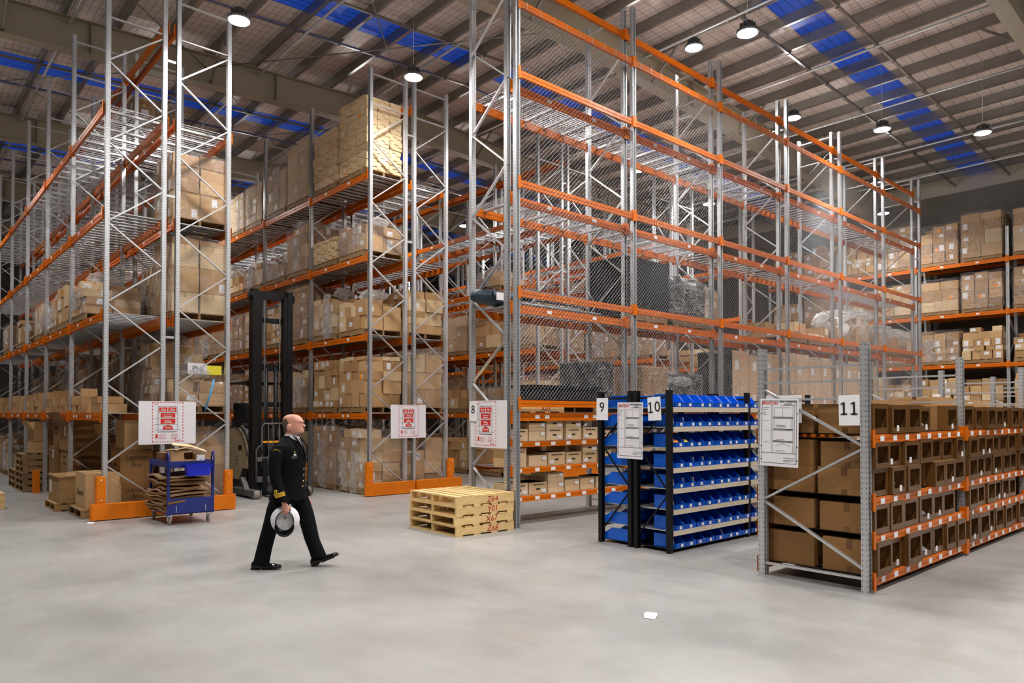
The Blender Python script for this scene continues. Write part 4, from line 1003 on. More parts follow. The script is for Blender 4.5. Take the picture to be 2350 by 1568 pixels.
for j in range(8):
    r = random.Random(j*3+1)
    for i, x in enumerate(XB):
        t = empty('storage_bin', (x+.11+r.uniform(-.008, .008), 5.325, BINZ[j]+.0), 'blue storage bin, %s row of shelf ten, %s from the left' % (BROW[j], ORD[i]), 'bin', 'blue bins on the front shelf', r.uniform(-.03, .03))
        put('body', bin_mesh(), t); put('tag', BL, t, (r.uniform(-.04, .04), 0, 0))
    # bins of the next bay, seen past its post
    t = empty('storage_bin', (9.47, 5.325, BINZ[j]), 'blue storage bin past the black post, %s row of shelf ten' % BROW[j], 'bin', 'blue bins on the front shelf'); put('body', bin_mesh(), t); put('tag', BL, t)
    # bins of the rear shelf, facing away
    for i in range(3):
        t = empty('storage_bin', (7.62+i*.30, 6.50, BINZ[j]), 'blue storage bin facing away, %s row of shelf nine, %s from its end' % (BROW[j], ORD[i]), 'bin', 'blue bins on the rear shelf', math.pi); put('body', bin_mesh(.28, .46, .16, .07), t)
for (j, i, m_) in ((6, 0, 'paper'), (6, 1, 'paper'), (5, 0, 'paper'), (4, 2, 'paper'), (4, 3, 'paper'), (3, 0, 'paper'), (3, 1, 'paper'), (3, 2, 'paper'), (2, 0, 'paper'), (0, 0, 'paper'), (0, 5, 'paper'), (6, 6, 'paper')):
    tag(put('card_insert', INS, None, (XB[i]+.035, 5.325+.10, BINZ[j]+.012), rot=(R(-8), 0, R(72))), 'pale card standing in the blue bin, %s row, %s from the left' % (BROW[j], ORD[i]), 'card', 'pale cards in the blue bins')
for (j, i, m_, lab) in ((5, 0, 'orange_sticker', 'small orange packet in a blue bin of the sixth row'), (5, 1, 'yellow_print', 'small yellow packet in a blue bin of the sixth row')):
    tag(put('packet', blob_mesh(70+j+i, m_, 8, 6, .3, 'packet'), None, (XB[i]+.11, 5.325+.12, BINZ[j]+.01), scale=(.06, .07, .09)), lab, 'packet')

# ================================================================== wooden pallet stack before the cage
for i, (code, rz) in enumerate((('Z68', -2.0), ('X67', -2.6), ('Y01', -1.6), ('Z64', -2.4))):
    near_pallet((6.70+(.01, -.005, .006, .012)[i], 8.66, i*.1425), R(rz), ['bottom', 'second lowest', 'second highest', 'topmost'][i]+' wooden pallet of the stack, marked with a red code', code, 'stacked wooden pallets beside the cage', 1.06, 1.24, 'pine', 10+i)
# ================================================================== goods on the floor of the leftmost rack
def big_carton(x, y, z, dx, dy, dz, lab, txt=None, mat='carton_dark', rz=0.0, open_=False, label=False, txt2='Bins', sz=.11):
    t = empty('moving_carton', (x, y, z), lab, 'carton', 'large cartons under the leftmost rack', rz)
    put('body', carton_mesh(dx, dy, dz, mat, None), t)
    if not open_: MB().box(-dx/2, dx/2, -.03, .03, 0, .001, 'tape').build('tape', t, (0, 0, dz))
    if txt:
        for rot, px, py, wd in ((FACE_X, -dx/2-.0015, 0, dy), (FACE_Y, 0, -dy/2-.0015, dx)):
            put('lettering', text_mesh(txt, sz, 'carton_ink'), t, (px, py, dz*.78), rot=rot)
            if txt2: put('lettering', text_mesh(txt2, sz, 'carton_ink'), t, (px, py, dz*.56), rot=rot)
    if open_:
        for s_ in (-1, 1): MB().box(-dx/2, dx/2, 0, .004, 0, dy*.42, mat).build('flap', t, (0, s_*dy/2-(.004 if s_ > 0 else 0), dz-.002)).rotation_euler = (R(-s_*28), 0, 0)
        MB().box(0, .004, -dy/2, dy/2, 0, dx*.4, mat).build('flap', t, (-dx/2, 0, dz-.002)).rotation_euler = (0, R(-35), 0)
    if label: put('shipping_label', LBL[2], t, (-dx/2-.001, -dy*.2, dz*.55))
near_pallet((3.08, 14.12, 0), 0, 'low pallet carrying the printed carton at the leftmost rack end', None, None, 1.0, 1.0, 'pallet_wood', 31)
big_carton(2.93, 14.06, .143, .56, .80, .60, 'carton printed in black on a pallet, leftmost rack corner', None, 'carton'); put('lettering', text_mesh('Kingcroft', .13, 'carton_ink'), COL.objects['moving_carton'], (-.2815, 0, .26), rot=FACE_X)
t = empty('plywood_crate', (2.92, 15.42, 0), 'plywood crate with loose cardboard on its lid beside the rack corner', 'crate')
put('pallet', pallet_mesh('plywood', 1.0, 1.0), t); MB().box(-.44, .44, -.5, .5, .142, .60, 'plywood').build('body', t)
for q in range(4): MB().box(-.44+.0, .44, -.5+q*.31, -.5+q*.31+.06, .142, .60, 'plywood') if False else None
MB().box(-.46, .46, -.52, .52, .60, .625, 'plywood').build('lid', t); put('shipping_label', LBL[2], t, (-.4405, .3, .3), scale=(1, 1.4, 1.2))
for q in range(3): tag(put('cardboard_sheet', box_mesh('cardboard_sheet', .55, .5, .006, 'carton'), None, (2.95+.07*q, 15.35+.16*q, .627+.008*q), rot=(0, R(-1.0), R(12*q-9))), ['lowest', 'middle', 'top'][q]+' loose cardboard sheet on the plywood crate', 'cardboard', 'cardboard sheets on the crate')
for i, (x, y, z, dx, dy, dz, tx, op, lab) in enumerate((
    (3.20, 16.72, 0, .66, .80, .42, 'Lamson', False, 'bottom carton of the printed pile behind the plywood crate'), (3.20, 16.72, .422, .66, .80, .60, 'Lamson', False, 'middle carton of the printed pile behind the plywood crate'), (3.22, 16.75, 1.024, .74, .86, .52, None, True, 'open-topped carton crowning the pile behind the plywood crate'),
    (3.12, 17.75, 0, .6, .62, .5, 'Lamson', False, 'lower carton of the second pile under the leftmost rack'), (3.12, 17.75, .502, .6, .62, .56, 'Lamson', False, 'middle carton of the second pile under the leftmost rack'), (3.2, 17.75, 1.064, .62, .62, .5, 'Lamson', True, 'open carton topping the second pile under the leftmost rack'),
    (3.50, 15.55, 0, .24, .9, .62, None, False, 'narrow plain carton between the crate and the sign'), (3.45, 13.95, 0, .5, .62, .55, 'Lamson', False, 'bottom printed carton left of the blue cart'), (3.43, 13.97, .552, .52, .64, .56, 'Lamson', False, 'middle printed carton left of the blue cart'), (3.46, 13.99, 1.114, .44, .6, .52, None, False, 'top plain carton left of the wide sign'),
    (3.55, 14.75, .0, .42, .7, .6, 'Lamson', False, 'lower carton deeper behind the blue cart'), (3.55, 14.75, .602, .42, .7, .6, 'Lamson', False, 'upper carton deeper behind the blue cart'),
    (4.45, 13.98, 1.45, .01, .01, .01, None, False, ''))[:12]): big_carton(x, y, z, dx, dy, dz, lab, tx, 'carton_dark' if i % 3 else 'carton', 0, op, i in (2, 4))
for i in range(6): tag(put('dark_pallet', pallet_mesh('pallet_wood', 1.0, 1.05), None, (2.98, 19.62, i*.1415), R(1-i % 3)), '%s of six weathered pallets stacked under the leftmost rack' % ['lowest', 'second', 'third', 'fourth', 'fifth', 'topmost'][i], 'pallet', 'weathered pallets under the leftmost rack')
big_carton(2.95, 19.5, .86, .6, .5, .26, 'carton standing on the weathered pallet pile', None, 'carton'); big_carton(2.98, 19.5, 1.122, .62, .5, .26, 'open carton on top of the weathered pallet pile', None, 'carton', .1, True)
for i in range(3): tag(put('dark_pallet', pallet_mesh('pallet_wood', 1.0, 1.05), None, (2.98, 20.78, i*.1415)), '%s of three weathered pallets deeper under the leftmost rack' % ORD[i], 'pallet', 'weathered pallets under the leftmost rack')
for i in range(2): tag(put('loose_pallet', pallet_mesh('pine', 1.16, 1.0), None, (1.24, 16.55, i*.1415)), ('lower' if i == 0 else 'upper')+' loose pallet cut off by the left picture edge', 'pallet', 'loose pallets at the left edge')
# ---- rows of small picking cartons on the first beam of the leftmost rack
BIGN = ['first', 'second', 'third', 'fourth']
pm_ = [carton_mesh(.26, .11, h_, 'carton', None) for h_ in (.15, .17, .13)]
y = 13.62; n_ = 0
for (yy, dz, dx, dy, lab) in ((13.78, .15, .4, .34, 'long low carton first along the leftmost rack beam'), (14.18, .16, .4, .36, 'long low carton second along the leftmost rack beam')): tag(put('picking_carton', carton_mesh(dx, dy, dz, 'carton', 'tape'), None, (3.06, yy, LEV[0]+.007)), lab, 'carton', 'picking cartons on the leftmost rack')
tag(put('picking_carton', carton_mesh(.4, .5, .12, 'carton', 'tape'), None, (3.06, 14.1, LEV[0]+.17)), 'long flat carton lying on the two low cartons, leftmost rack', 'carton', 'picking cartons on the leftmost rack')
r = random.Random(5); y = 14.5
while y < 27.5:
    if any(abs(y-(Y0+i*PITCH)) < .1 for i in range(6)): y += .07; continue
    bay = int((y-Y0)/PITCH); tiers = r.choice((1, 2, 2, 3)) if y > 15.2 else 1
    for q in range(tiers): tag(put('picking_carton', pm_[r.randrange(3) if q == tiers-1 else 0], None, (2.985+r.uniform(-.02, .02), y, LEV[0]+.007+q*.152), r.uniform(-.04, .04)), 'small upright picking carton %s in the crowded row, leftmost rack bay %s' % (('standing on the beam', 'stacked second up', 'stacked third up')[q], ORD[bay]), 'carton', 'picking cartons on the leftmost rack')
    y += .125+(.02 if r.random() < .1 else 0)
# ---- loose cartons and a printed box at the left rack's end, first beam
o = tag(put('printed_box', carton_mesh(.34, .4, .2, 'paper', None), None, (4.42, 13.80, LEV[0]+.72)), 'white printed box with black lettering above the blue cart', 'box'); put('lettering', text_mesh('Phil', .13, 'print_black'), o, (0, -.2015, .1), rot=FACE_Y)
o = tag(put('printed_box', carton_mesh(.3, .4, .17, 'yellow_print', None), None, (4.72, 13.84, LEV[0]+.72)), 'yellow and white printed box at the rack end', 'box')
MB().tube([(4.62, 13.32, LEV[0]+.62), (4.55, 13.34, LEV[0]+.3), (4.48, 13.36, LEV[0]+.05)], .014, 'strap_blue', 6).build('loose_strap'); tag(COL.objects['loose_strap'], 'blue strap hanging down beside the wide sign', 'strap')
# ================================================================== paper scraps
for (x, y, rz, lab) in ((5.03, 3.82, .5, 'torn paper scrap on the open floor'), (2.62, 13.02, 1.0, 'paper scrap beside the orange guard corner')):
    b = MB().add([(-.10, -.05, .002), (0, -.06, .012), (.1, -.04, .004), (.11, .05, .003), (.01, .06, .014), (-.1, .04, .006)], [(0, 1, 4, 5), (1, 2, 3, 4)], 'white_sack'); thing_mesh('paper_scrap', b, (x, y, 0), rz, lab, 'paper', 'paper scraps on the floor')
# ================================================================== blue trolley with flattened cardboard
CT = empty('trolley', (3.775, 12.36, 0), 'dark blue steel trolley piled with flattened cardboard before the rack', 'trolley', None, R(-1))
hw, hd = .335, .50
for sx in (-1, 1):
    for sy in (-1, 1): MB().box(-.02, .02, -.02, .02, .16, 1.0, 'navy_paint').build('post', CT, (sx*hw, sy*hd, 0))
MB().box(-hw, hw, -hd, hd, .165, .19, 'navy_paint').build('lower_deck', CT)
MB().box(-hw, hw, -hd, hd, .90, .915, 'navy_paint').build('upper_deck', CT)
for sy in (-1, 1): MB().box(-hw, hw, -.015, .015, .915, 1.0, 'navy_paint').build('top_rail', CT, (0, sy*hd, 0))
for sx in (-1, 1): MB().box(-.015, .015, -hd, hd, .915, 1.0, 'navy_paint').build('top_rail', CT, (sx*hw, 0, 0))
fp = MB().box(-hw+.02, hw-.02, -.006, .006, .19, .42, 'navy_paint').build('front_panel', CT, (0, -hd-.012, 0))
for sx in (-1, 1): MB().box(-.004, .004, -.004, .004, 0, .10, 'galv').build('bracket', fp, (sx*.22, -.008, .2))
for sx in (-1, 1): MB().tube([(sx*hw, -hd-.03, .62), (sx*hw, -hd-.045, .85), (sx*(hw+.005), -hd-.05, 1.06), (sx*(hw+.01), -hd-.01, 1.15), (sx*(hw+.01), -hd+.05, 1.13), (sx*hw, -hd+.08, 1.0)], .014, 'navy_paint', 8).build('handle', CT)
b = MB(); T = [(-.20, .20), (-.17, .17)]
def tub(b, w0, w1, d0, d1, z0, z1, mat):
    g = .006; rings = [[(-w0, -d0, z0), (w0, -d0, z0), (w0, d0, z0), (-w0, d0, z0)], [(-w1, -d1, z1), (w1, -d1, z1), (w1, d1, z1), (-w1, d1, z1)], [(-w1+g, -d1+g, z1), (w1-g, -d1+g, z1), (w1-g, d1-g, z1), (-w1+g, d1-g, z1)], [(-w0+g, -d0+g, z0+g), (w0-g, -d0+g, z0+g), (w0-g, d0-g, z0+g), (-w0+g, d0-g, z0+g)]]
    b.loft(rings, mat, False); b.box(-w1-.012, w1+.012, -d1-.012, -d1, z1-.015, z1, mat); b.box(-w1-.012, w1+.012, d1, d1+.012, z1-.015, z1, mat); return b
tag(tub(b, .165, .185, .07, .085, 0, .17, 'tub_blue').build('plastic_tub', None, (3.83, 11.735, .775)), 'bright blue plastic tub hung on the trolley front', 'tub')
for sx in (-1, 1):
    for sy in (-1, 1):
        c = MB().box(-.03, .03, -.03, .03, .135, .165, 'galv').build('caster', CT, (sx*(hw-.04), sy*(hd-.06), 0))
        MB().lathe([(.0, -.016), (.05, -.016), (.062, -.008), (.062, .008), (.05, .016), (0, .016)], 'tyre', 18, Matrix.Translation((0, .025, .062)) @ Matrix.Rotation(R90, 4, 'Y')).build('wheel', c)
        for q in (-1, 1): MB().bar((q*.022, 0, .14), (q*.022, .025, .062), .004, .03, 'galv', (1, 0, 0)).build('fork', c)
r = random.Random(3); z = .195
FN = ['bottom', 'second', 'third', 'fourth', 'fifth', 'sixth', 'seventh', 'eighth', 'ninth', 'tenth', 'eleventh', 'twelfth', 'thirteenth', 'fourteenth', 'fifteenth', 'topmost']
for i in range(16):
    w_, d_ = r.uniform(.28, .35), r.uniform(.42, .56); n = 6; amp = r.uniform(.008, .022); ph = r.uniform(0, 6); b = MB(); vs = []; fs = []
    hh = r.choice((.02, .026, .032))
    for a in range(n+1):
        for c in range(4):
            x = -w_+2*w_*c/3; y = -d_+2*d_*a/n; zz = amp*math.sin(ph+a*1.3)+amp*.6*math.sin(c*2+ph)
            vs += [(x, y, zz), (x, y, zz+hh)]
    ix = lambda a, c, k_: (a*4+c)*2+k_
    for a in range(n):
        for c in range(3): fs += [(ix(a, c, 1), ix(a, c+1, 1), ix(a+1, c+1, 1), ix(a+1, c, 1)), (ix(a, c, 0), ix(a+1, c, 0), ix(a+1, c+1, 0), ix(a, c+1, 0))]
        fs += [(ix(a, 0, 0), ix(a, 0, 1), ix(a+1, 0, 1), ix(a+1, 0, 0)), (ix(a, 3, 0), ix(a+1, 3, 0), ix(a+1, 3, 1), ix(a, 3, 1))]
    for c in range(3): fs += [(ix(0, c, 0), ix(0, c+1, 0), ix(0, c+1, 1), ix(0, c, 1)), (ix(n, c, 0), ix(n, c, 1), ix(n, c+1, 1), ix(n, c+1, 0))]
    b.add(vs, fs, r.choice(('carton', 'carton_dark', 'carton_dark', 'carton_grey')), False)
    o = b.build('flattened_carton', None, (3.75+r.uniform(-.02, .02)-.04, 12.41+r.uniform(-.05, .05), z+amp*1.6), r.uniform(-.1, .1)); o.rotation_euler = (R(r.uniform(-1.5, 1.5)), R(r.uniform(-3, 1)), r.uniform(-.12, .12))
    tag(o, '%s flattened carton in the pile on the lower trolley deck' % FN[i], 'cardboard', 'flattened cartons on the trolley'); z += hh+.008
for (x, y, dx, dy, dz, m_, lab, lb) in ((3.58, 12.02, .2, .26, .13, 'carton', 'lower small carton at the left of the trolley top', 0), (3.58, 12.03, .19, .26, .11, 'carton', 'upper small carton at the left of the trolley top', 0), (3.78, 12.06, .17, .22, .10, 'carton', 'small carton in the middle of the trolley top', 0), (3.80, 12.35, .22, .3, .2, 'carton_dark', 'brown carton behind the middle one on the trolley top', 0), (3.93, 12.0, .14, .2, .18, 'carton_pale', 'labelled carton at the right of the trolley top', 1), (3.6, 12.5, .24, .4, .2, 'carton_dark', 'big brown carton at the rear of the trolley top', 0)):
    zz = .917+(.132 if 'upper' in lab else 0)
    o = tag(put('small_carton', carton_mesh(dx, dy, dz, m_, None), None, (x, y, zz), R(-2)), lab, 'carton', 'small cartons on the trolley top')
    if lb: put('shipping_label', LBL[1], o, (0, -dy/2, dz*.4), R90, scale=(1, .8, 1))
for (loc, rot, dx, dy, lab) in (((3.66, 12.05, 1.165), (R(-4), R(2), R(8)), .34, .4, 'bent cardboard flap lying over the small cartons'), ((3.80, 12.08, 1.20), (R(4), R(14), R(-10)), .52, .34, 'tilted cardboard board on top of the trolley')):
    b = MB(); b.add([(-dx/2, -dy/2, 0), (0, -dy/2, .03), (dx/2, -dy/2, 0), (dx/2, dy/2, 0), (0, dy/2, .03), (-dx/2, dy/2, 0)]+[(-dx/2, -dy/2, .012), (0, -dy/2, .042), (dx/2, -dy/2, .012), (dx/2, dy/2, .012), (0, dy/2, .042), (-dx/2, dy/2, .012)],
                    [(0, 5, 4, 1), (1, 4, 3, 2), (6, 7, 10, 11), (7, 8, 9, 10), (0, 1, 7, 6), (1, 2, 8, 7), (2, 3, 9, 8), (3, 4, 10, 9), (4, 5, 11, 10), (5, 0, 6, 11)], 'carton_pale')
    o = tag(b.build('cardboard_flap', None, loc), lab, 'cardboard', 'cardboard on the trolley top'); o.rotation_euler = rot

# ================================================================== reach truck in the aisle
FT = empty('forklift', (6.42, 15.0, 0), 'cream and black reach forklift with tall mast parked in the aisle', 'forklift')
for sx in (-1, 1):
    lg = MB(); lg.prism([(-.085, -.56), (.085, -.56), (.085, .55), (-.085, .55)], .05, .17, 'truck_grey'); lgo = lg.build('support_leg', FT, (sx*.565, 0, 0))
    MB().lathe([(0, -.07), (.085, -.07), (.085, .07), (0, .07)], 'tyre', 20, Matrix.Translation((0, -.58, .088)) @ Matrix.Rotation(R90, 4, 'Y')).build('load_wheel', lgo)
    MB().prism([(-.088, -.68), (-.075, -.68), (-.075, -.45), (-.088, -.45)], .04, .18, 'truck_grey').build('wheel_guard', lgo); MB().prism([(.075, -.68), (.088, -.68), (.088, -.45), (.075, -.45)], .04, .18, 'truck_grey').build('wheel_guard', lgo)
    MB().add([(-.05, -.12, .17), (.05, -.12, .17), (.05, .0, .17), (-.05, .0, .17), (-.05, .1, .40), (.05, .1, .40), (.05, .2, .40), (-.05, .2, .40)], [(0, 1, 5, 4), (1, 2, 6, 5), (2, 3, 7, 6), (3, 0, 4, 7), (4, 5, 6, 7)], 'truck_grey').build('leg_gusset', lgo)
    MB().prism([(-.06, -.11), (.06, -.11), (.06, -.085), (-.02*sx-.0, -.085), (-.02*sx, .085), (.06, .085), (.06, .11), (-.06, .11)], .10, 4.42, 'mast_black').build('mast_rail', FT, (sx*.385, .02, 0))
    MB().box(-.04, .04, -.08, .08, .12, 4.30, 'mast_black').build('inner_rail', FT, (sx*.285, .0, 0))
    MB().lathe([(0, -.05), (.10, -.05), (.10, .05), (0, .05)], 'mast_black', 18, Matrix.Translation((sx*.44, .02, 4.28)) @ Matrix.Rotation(R90, 4, 'Y')).build('chain_wheel', FT)
    MB().tube([(sx*.11, .03, .3), (sx*.11, .03, 2.75)], .045, 'mast_black', 10).build('lift_cylinder', FT)
    MB().tube([(sx*.17, -.03, .6), (sx*.17, -.03, 4.2)], .012, 'truck_grey', 6).build('lift_chain', FT)
for z0, z1 in ((4.22, 4.40), (3.72, 3.82), (2.68, 2.82), (1.9, 2.0), (.35, .55)): MB().box(-.33, .33, .0, .08, z0, z1, 'mast_black').build('cross_member', FT)
MB().box(-.42, .42, -.05, .25, .06, .30, 'truck_grey').build('mast_base', FT)
# carriage, backrest and forks
car = MB().box(-.36, .36, -.16, -.10, .30, .42, 'truck_grey').build('fork_carriage', FT); MB().box(-.36, .36, -.16, -.10, .74, .83, 'truck_grey').build('carriage_bar', car)
MB().tube([(-.38, -.14, .3), (-.38, -.14, .98), (-.33, -.14, 1.05), (-.26, -.14, 1.1), (-.26, -.14, 1.48), (-.2, -.14, 1.54), (.2, -.14, 1.54), (.26, -.14, 1.48), (.26, -.14, 1.1), (.33, -.14, 1.05), (.38, -.14, .98), (.38, -.14, .3)], .018, 'truck_grey', 8).build('load_backrest', FT)
for x in (-.12, 0, .12): MB().tube([(x, -.14, .42), (x, -.14, 1.53)], .009, 'truck_grey', 6).build('backrest_bar', FT)
MB().box(-.24, .24, -.13, -.10, 1.13, 1.17, 'orange_light').build('warning_strip', FT)
for x in (-.2, .2): MB().box(x-.055, x+.055, -.72, -.16, .06, .10, 'mast_black').build('fork', FT); MB().box(x-.055, x+.055, -.17, -.13, .06, .80, 'mast_black').build('fork_shank', FT)
# body
prof = [(.30, .22), (.30, .86), (.36, .98), (.46, 1.14), (.60, 1.30), (.78, 1.40), (1.0, 1.43), (1.95, 1.40), (2.02, 1.30), (2.02, .22)]
M = Matrix(((0, 0, 1, 0), (1, 0, 0, 0), (0, 1, 0, 0), (0, 0, 0, 1)))
MB().prism(prof, -.40, .40, 'truck_cream', M).build('body_shell', FT)
MB().prism([(.30, .05), (2.06, .05), (2.06, .30), (.75, .30), (.55, .56), (.30, .56)], -.405, .405, 'mast_black', M).build('lower_skirt', FT)
pts = [(.285, .84), (.345, .99), (.45, 1.155), (.595, 1.315), (.78, 1.415), (1.0, 1.445)]
for sx in (-.40, .40): MB().tube([(sx, a, b_) for a, b_ in pts], .016, 'truck_grey', 6).build('edge_trim', FT)
MB().prism([(.27, .86), (.34, 1.02), (.45, 1.18), (.60, 1.34), (.80, 1.44), (.80, 1.50), (.56, 1.40), (.38, 1.22), (.25, .98)], -.36, .36, 'truck_grey', M).build('dash_cowl', FT)
MB().prism([(.62, 1.42), (.95, 1.45), (1.25, 1.46), (1.25, 1.55), (.95, 1.55), (.62, 1.48)], -.30, .30, 'black_plastic', M).build('seat', FT)
MB().prism([(1.20, 1.50), (1.32, 1.48), (1.46, 1.95), (1.36, 2.0)], -.28, .28, 'black_plastic', M).build('seat_back', FT)
for z in (.62, .70, .78): MB().box(-.405, -.40, .86, .90, z, z+.04, 'mast_black').build('vent_slot', FT)
MB().box(-.405, -.40, .62, .80, .95, 1.06, 'mast_black').build('control_recess', FT)
for sx in (-.38, .38):
    MB().tube([(sx, .12, 2.42), (sx, .45, 2.44), (sx, 1.5, 2.44), (sx, 1.62, 2.40)], .035, 'mast_black', 8).build('overhead_guard', FT); MB().tube([(sx, 1.62, 2.42), (sx, 1.75, 1.38)], .03, 'mast_black', 8).build('guard_post', FT)
    MB().add([(sx-.03, .06, 2.25), (sx+.03, .06, 2.25), (sx+.03, .06, 2.52), (sx-.03, .06, 2.52), (sx-.03, .4, 2.38), (sx+.03, .4, 2.38), (sx+.03, .4, 2.46), (sx-.03, .4, 2.46)], [(0, 1, 2, 3), (4, 7, 6, 5), (0, 4, 5, 1), (1, 5, 6, 2), (2, 6, 7, 3), (3, 7, 4, 0)], 'mast_black').build('guard_bracket', FT)
for i in range(6): MB().tube([(-.38, .5+i*.2, 2.44), (.38, .5+i*.2, 2.44)], .018, 'mast_black', 6).build('guard_bar', FT)
for sx in (-1, 1): MB().lathe([(0, -.05), (.15, -.05), (.17, -.03), (.17, .03), (.15, .05), (0, .05)], 'rubber', 20, Matrix.Translation((sx*.28, 1.6, .17)) @ Matrix.Rotation(R90, 4, 'Y')).build('drive_wheel', FT)
# ================================================================== the officer walking past
MAN_O = Vector((3.545, 7.745, 0.0)); MAN_RZ = R(48.168-90)     # local x = walking direction, local y = away from the camera
MAN = empty('person', MAN_O, 'walking bald person in black naval uniform carrying a white peaked cap', 'person', None, MAN_RZ)
def ring(cx, cy, z, rx, ry, n=20, p=1.0, tilt=0.0):
    out = []
    for q in range(n):
        a = 2*math.pi*q/n; c, s = math.cos(a), math.sin(a)
        x = rx*math.copysign(abs(c)**p, c); y = ry*math.copysign(abs(s)**p, s)
        out.append((cx+x, cy+y, z+tilt*x))
    return out
def interp(keys, n):
    """smooth the key rows (Catmull-Rom) into n rows"""
    out = []; m = len(keys)-1
    for i in range(n):
        t = i*m/(n-1); k_ = min(int(t), m-1); u = t-k_
        g = [keys[max(0, k_-1)], keys[k_], keys[k_+1], keys[min(m, k_+2)]]
        out.append(tuple(.5*(2*b+(c-a)*u+(2*a-5*b+4*c-d)*u*u+(3*b-a-3*c+d)*u**3) for a, b, c, d in zip(*g)))
    return out
def limb(b, keys, mat, n=16, seg=18, p=1.0): return b.loft([ring(cx, cy, z, rx, ry, seg, p) for cx, cy, z, rx, ry in interp(keys, n)], mat)
def remeshed(b, name, vox, parent, mat_fix=None, smooth=6):
    me = b.mesh(name); o = bpy.data.objects.new(name, me); TMP.collection.objects.link(o)
    m = o.modifiers.new('r', 'REMESH'); m.mode = 'VOXEL'; m.voxel_size = vox; m.use_smooth_shade = True
    if smooth: s = o.modifiers.new('s', 'SMOOTH'); s.iterations = smooth; s.factor = .5
    dg = tmp_dg()
    me2 = bpy.data.meshes.new_from_object(o.evaluated_get(dg)); bpy.data.objects.remove(o); me2.name = name
    me2.materials.clear(); me2.materials.append(MATS[mat_fix or b.mats[0]])
    me2.polygons.foreach_set('use_smooth', [True]*len(me2.polygons))
    return put(name, me2, parent)
# skin material: grey stubble and cropped hair by place on the head
k = N('skin'); k.set(Roughness=.42)
v = k.coord(); sep = k.n('ShaderNodeSeparateXYZ'); k.l(v, sep.inputs[0]); f = k.noise(v, 60, 4); g2 = k.noise(v, 14, 3)
base = k.ramp(g2, [(.3, srgb(196, 132, 112)), (.7, srgb(222, 164, 142))])
def near(ch, c, w_): return k.math('SUBTRACT', 1.0, k.math('MINIMUM', 1.0, k.math('DIVIDE', k.math('ABSOLUTE', k.math('SUBTRACT', sep.outputs[ch], c)), w_)))
c1 = base
beard = k.math('MULTIPLY', k.math('MULTIPLY', near(2, 1.545, .04), k.math('GREATER_THAN', sep.outputs[0], .03)), k.math('ADD', f, .1))
k.base(k.mix(k.math('MULTIPLY', beard, .7), c1, srgb(150, 128, 116))); k.bump(f, .06, .003)
plain('hair_grey', srgb(92, 78, 68), .75, 0, .3, 90, .5, .2)
# ---- body, one continuous skin: head, neck, trunk, arms, hands, legs
B = MB()
def head_ring(z, xb, xf, hw_, p=.85, n=24): return ring((xb+xf)/2, 0, z, (xf-xb)/2, hw_, n, p)
hk = [(1.49, -.045, .035, .052), (1.515, -.06, .075, .060), (1.53, -.066, .135, .064), (1.545, -.070, .152, .067), (1.56, -.073, .150, .069), (1.575, -.077, .146, .071), (1.595, -.083, .140, .073), (1.618, -.088, .137, .075), (1.64, -.090, .136, .076), (1.655, -.091, .142, .0765), (1.675, -.090, .139, .076), (1.70, -.083, .126, .071), (1.72, -.068, .105, .061), (1.735, -.045, .078, .045), (1.744, -.012, .04, .022)]
B.loft([head_ring(*q) for q in interp(hk, 34)], 'skin')
limb(B, [(.0, 0, 1.37, .075, .085), (.005, 0, 1.44, .062, .062), (.01, 0, 1.50, .058, .058), (.01, 0, 1.55, .055, .055)], 'skin', 8)
B.add([(.128, -.012, 1.645), (.128, .012, 1.645), (.170, -.010, 1.618), (.170, .010, 1.618), (.168, -.017, 1.605), (.168, .017, 1.605), (.136, -.021, 1.598), (.136, .021, 1.598), (.11, -.018, 1.65), (.11, .018, 1.65), (.11, -.022, 1.595), (.11, .022, 1.595)],
      [(0, 2, 3, 1), (2, 4, 5, 3), (4, 6, 7, 5), (0, 6, 4, 2), (1, 3, 5, 7), (0, 1, 9, 8), (6, 10, 11, 7), (0, 8, 10, 6), (1, 7, 11, 9), (8, 9, 11, 10)], 'skin')            # nose
for z, xx in ((1.580, .154), (1.569, .155)): B.loft([[(xx-.02+.02*math.cos(a)*s_, y, z+.0065*math.sin(a)*s_) for a in [2*math.pi*q/10 for q in range(10)]] for y, s_ in ((-.03, .3), (-.018, .9), (0, 1.05), (.018, .9), (.03, .3))], 'skin')   # lips
B.loft([[(.128+.02*math.cos(a), y, 1.662+.008*math.sin(a)) for a in [2*math.pi*q/10 for q in range(10)]] for y in (-.045, -.03, -.012, .012, .03, .045)], 'skin')    # brow
for s in (-1, 1):   # ears
    rr = []
    for q_, (dy, sc) in enumerate(((0.0, .75), (.010, 1.0), (.018, .95), (.02, .55))): rr.append([(.008+.021*math.cos(a)*sc-.004*q_, s*(.072+dy*1.25), 1.597+.036*math.sin(a)*sc) for a in [2*math.pi*q/14 for q in range(14)]])
    B.loft(rr if s > 0 else [list(reversed(x)) for x in rr], 'skin')
limb(B, [(-.01, 0, .80, .10, .15), (-.01, 0, .95, .115, .165), (0, 0, 1.1, .12, .165), (.0, 0, 1.28, .12, .185), (-.015, 0, 1.38, .09, .17), (-.02, 0, 1.44, .06, .08)], 'skin', 16)
limb(B, [(-.03, -.09, .86, .09, .085), (-.15, -.09, .62, .075, .075), (-.19, -.09, .48, .055, .06), (-.27, -.085, .28, .058, .055), (-.315, -.08, .07, .04, .04)], 'skin', 14)
limb(B, [(.02, .09, .86, .09, .085), (.11, .085, .62, .075, .075), (.165, .085, .46, .055, .06), (.235, .085, .28, .056, .055), (.30, .09, .10, .04, .04)], 'skin', 14)
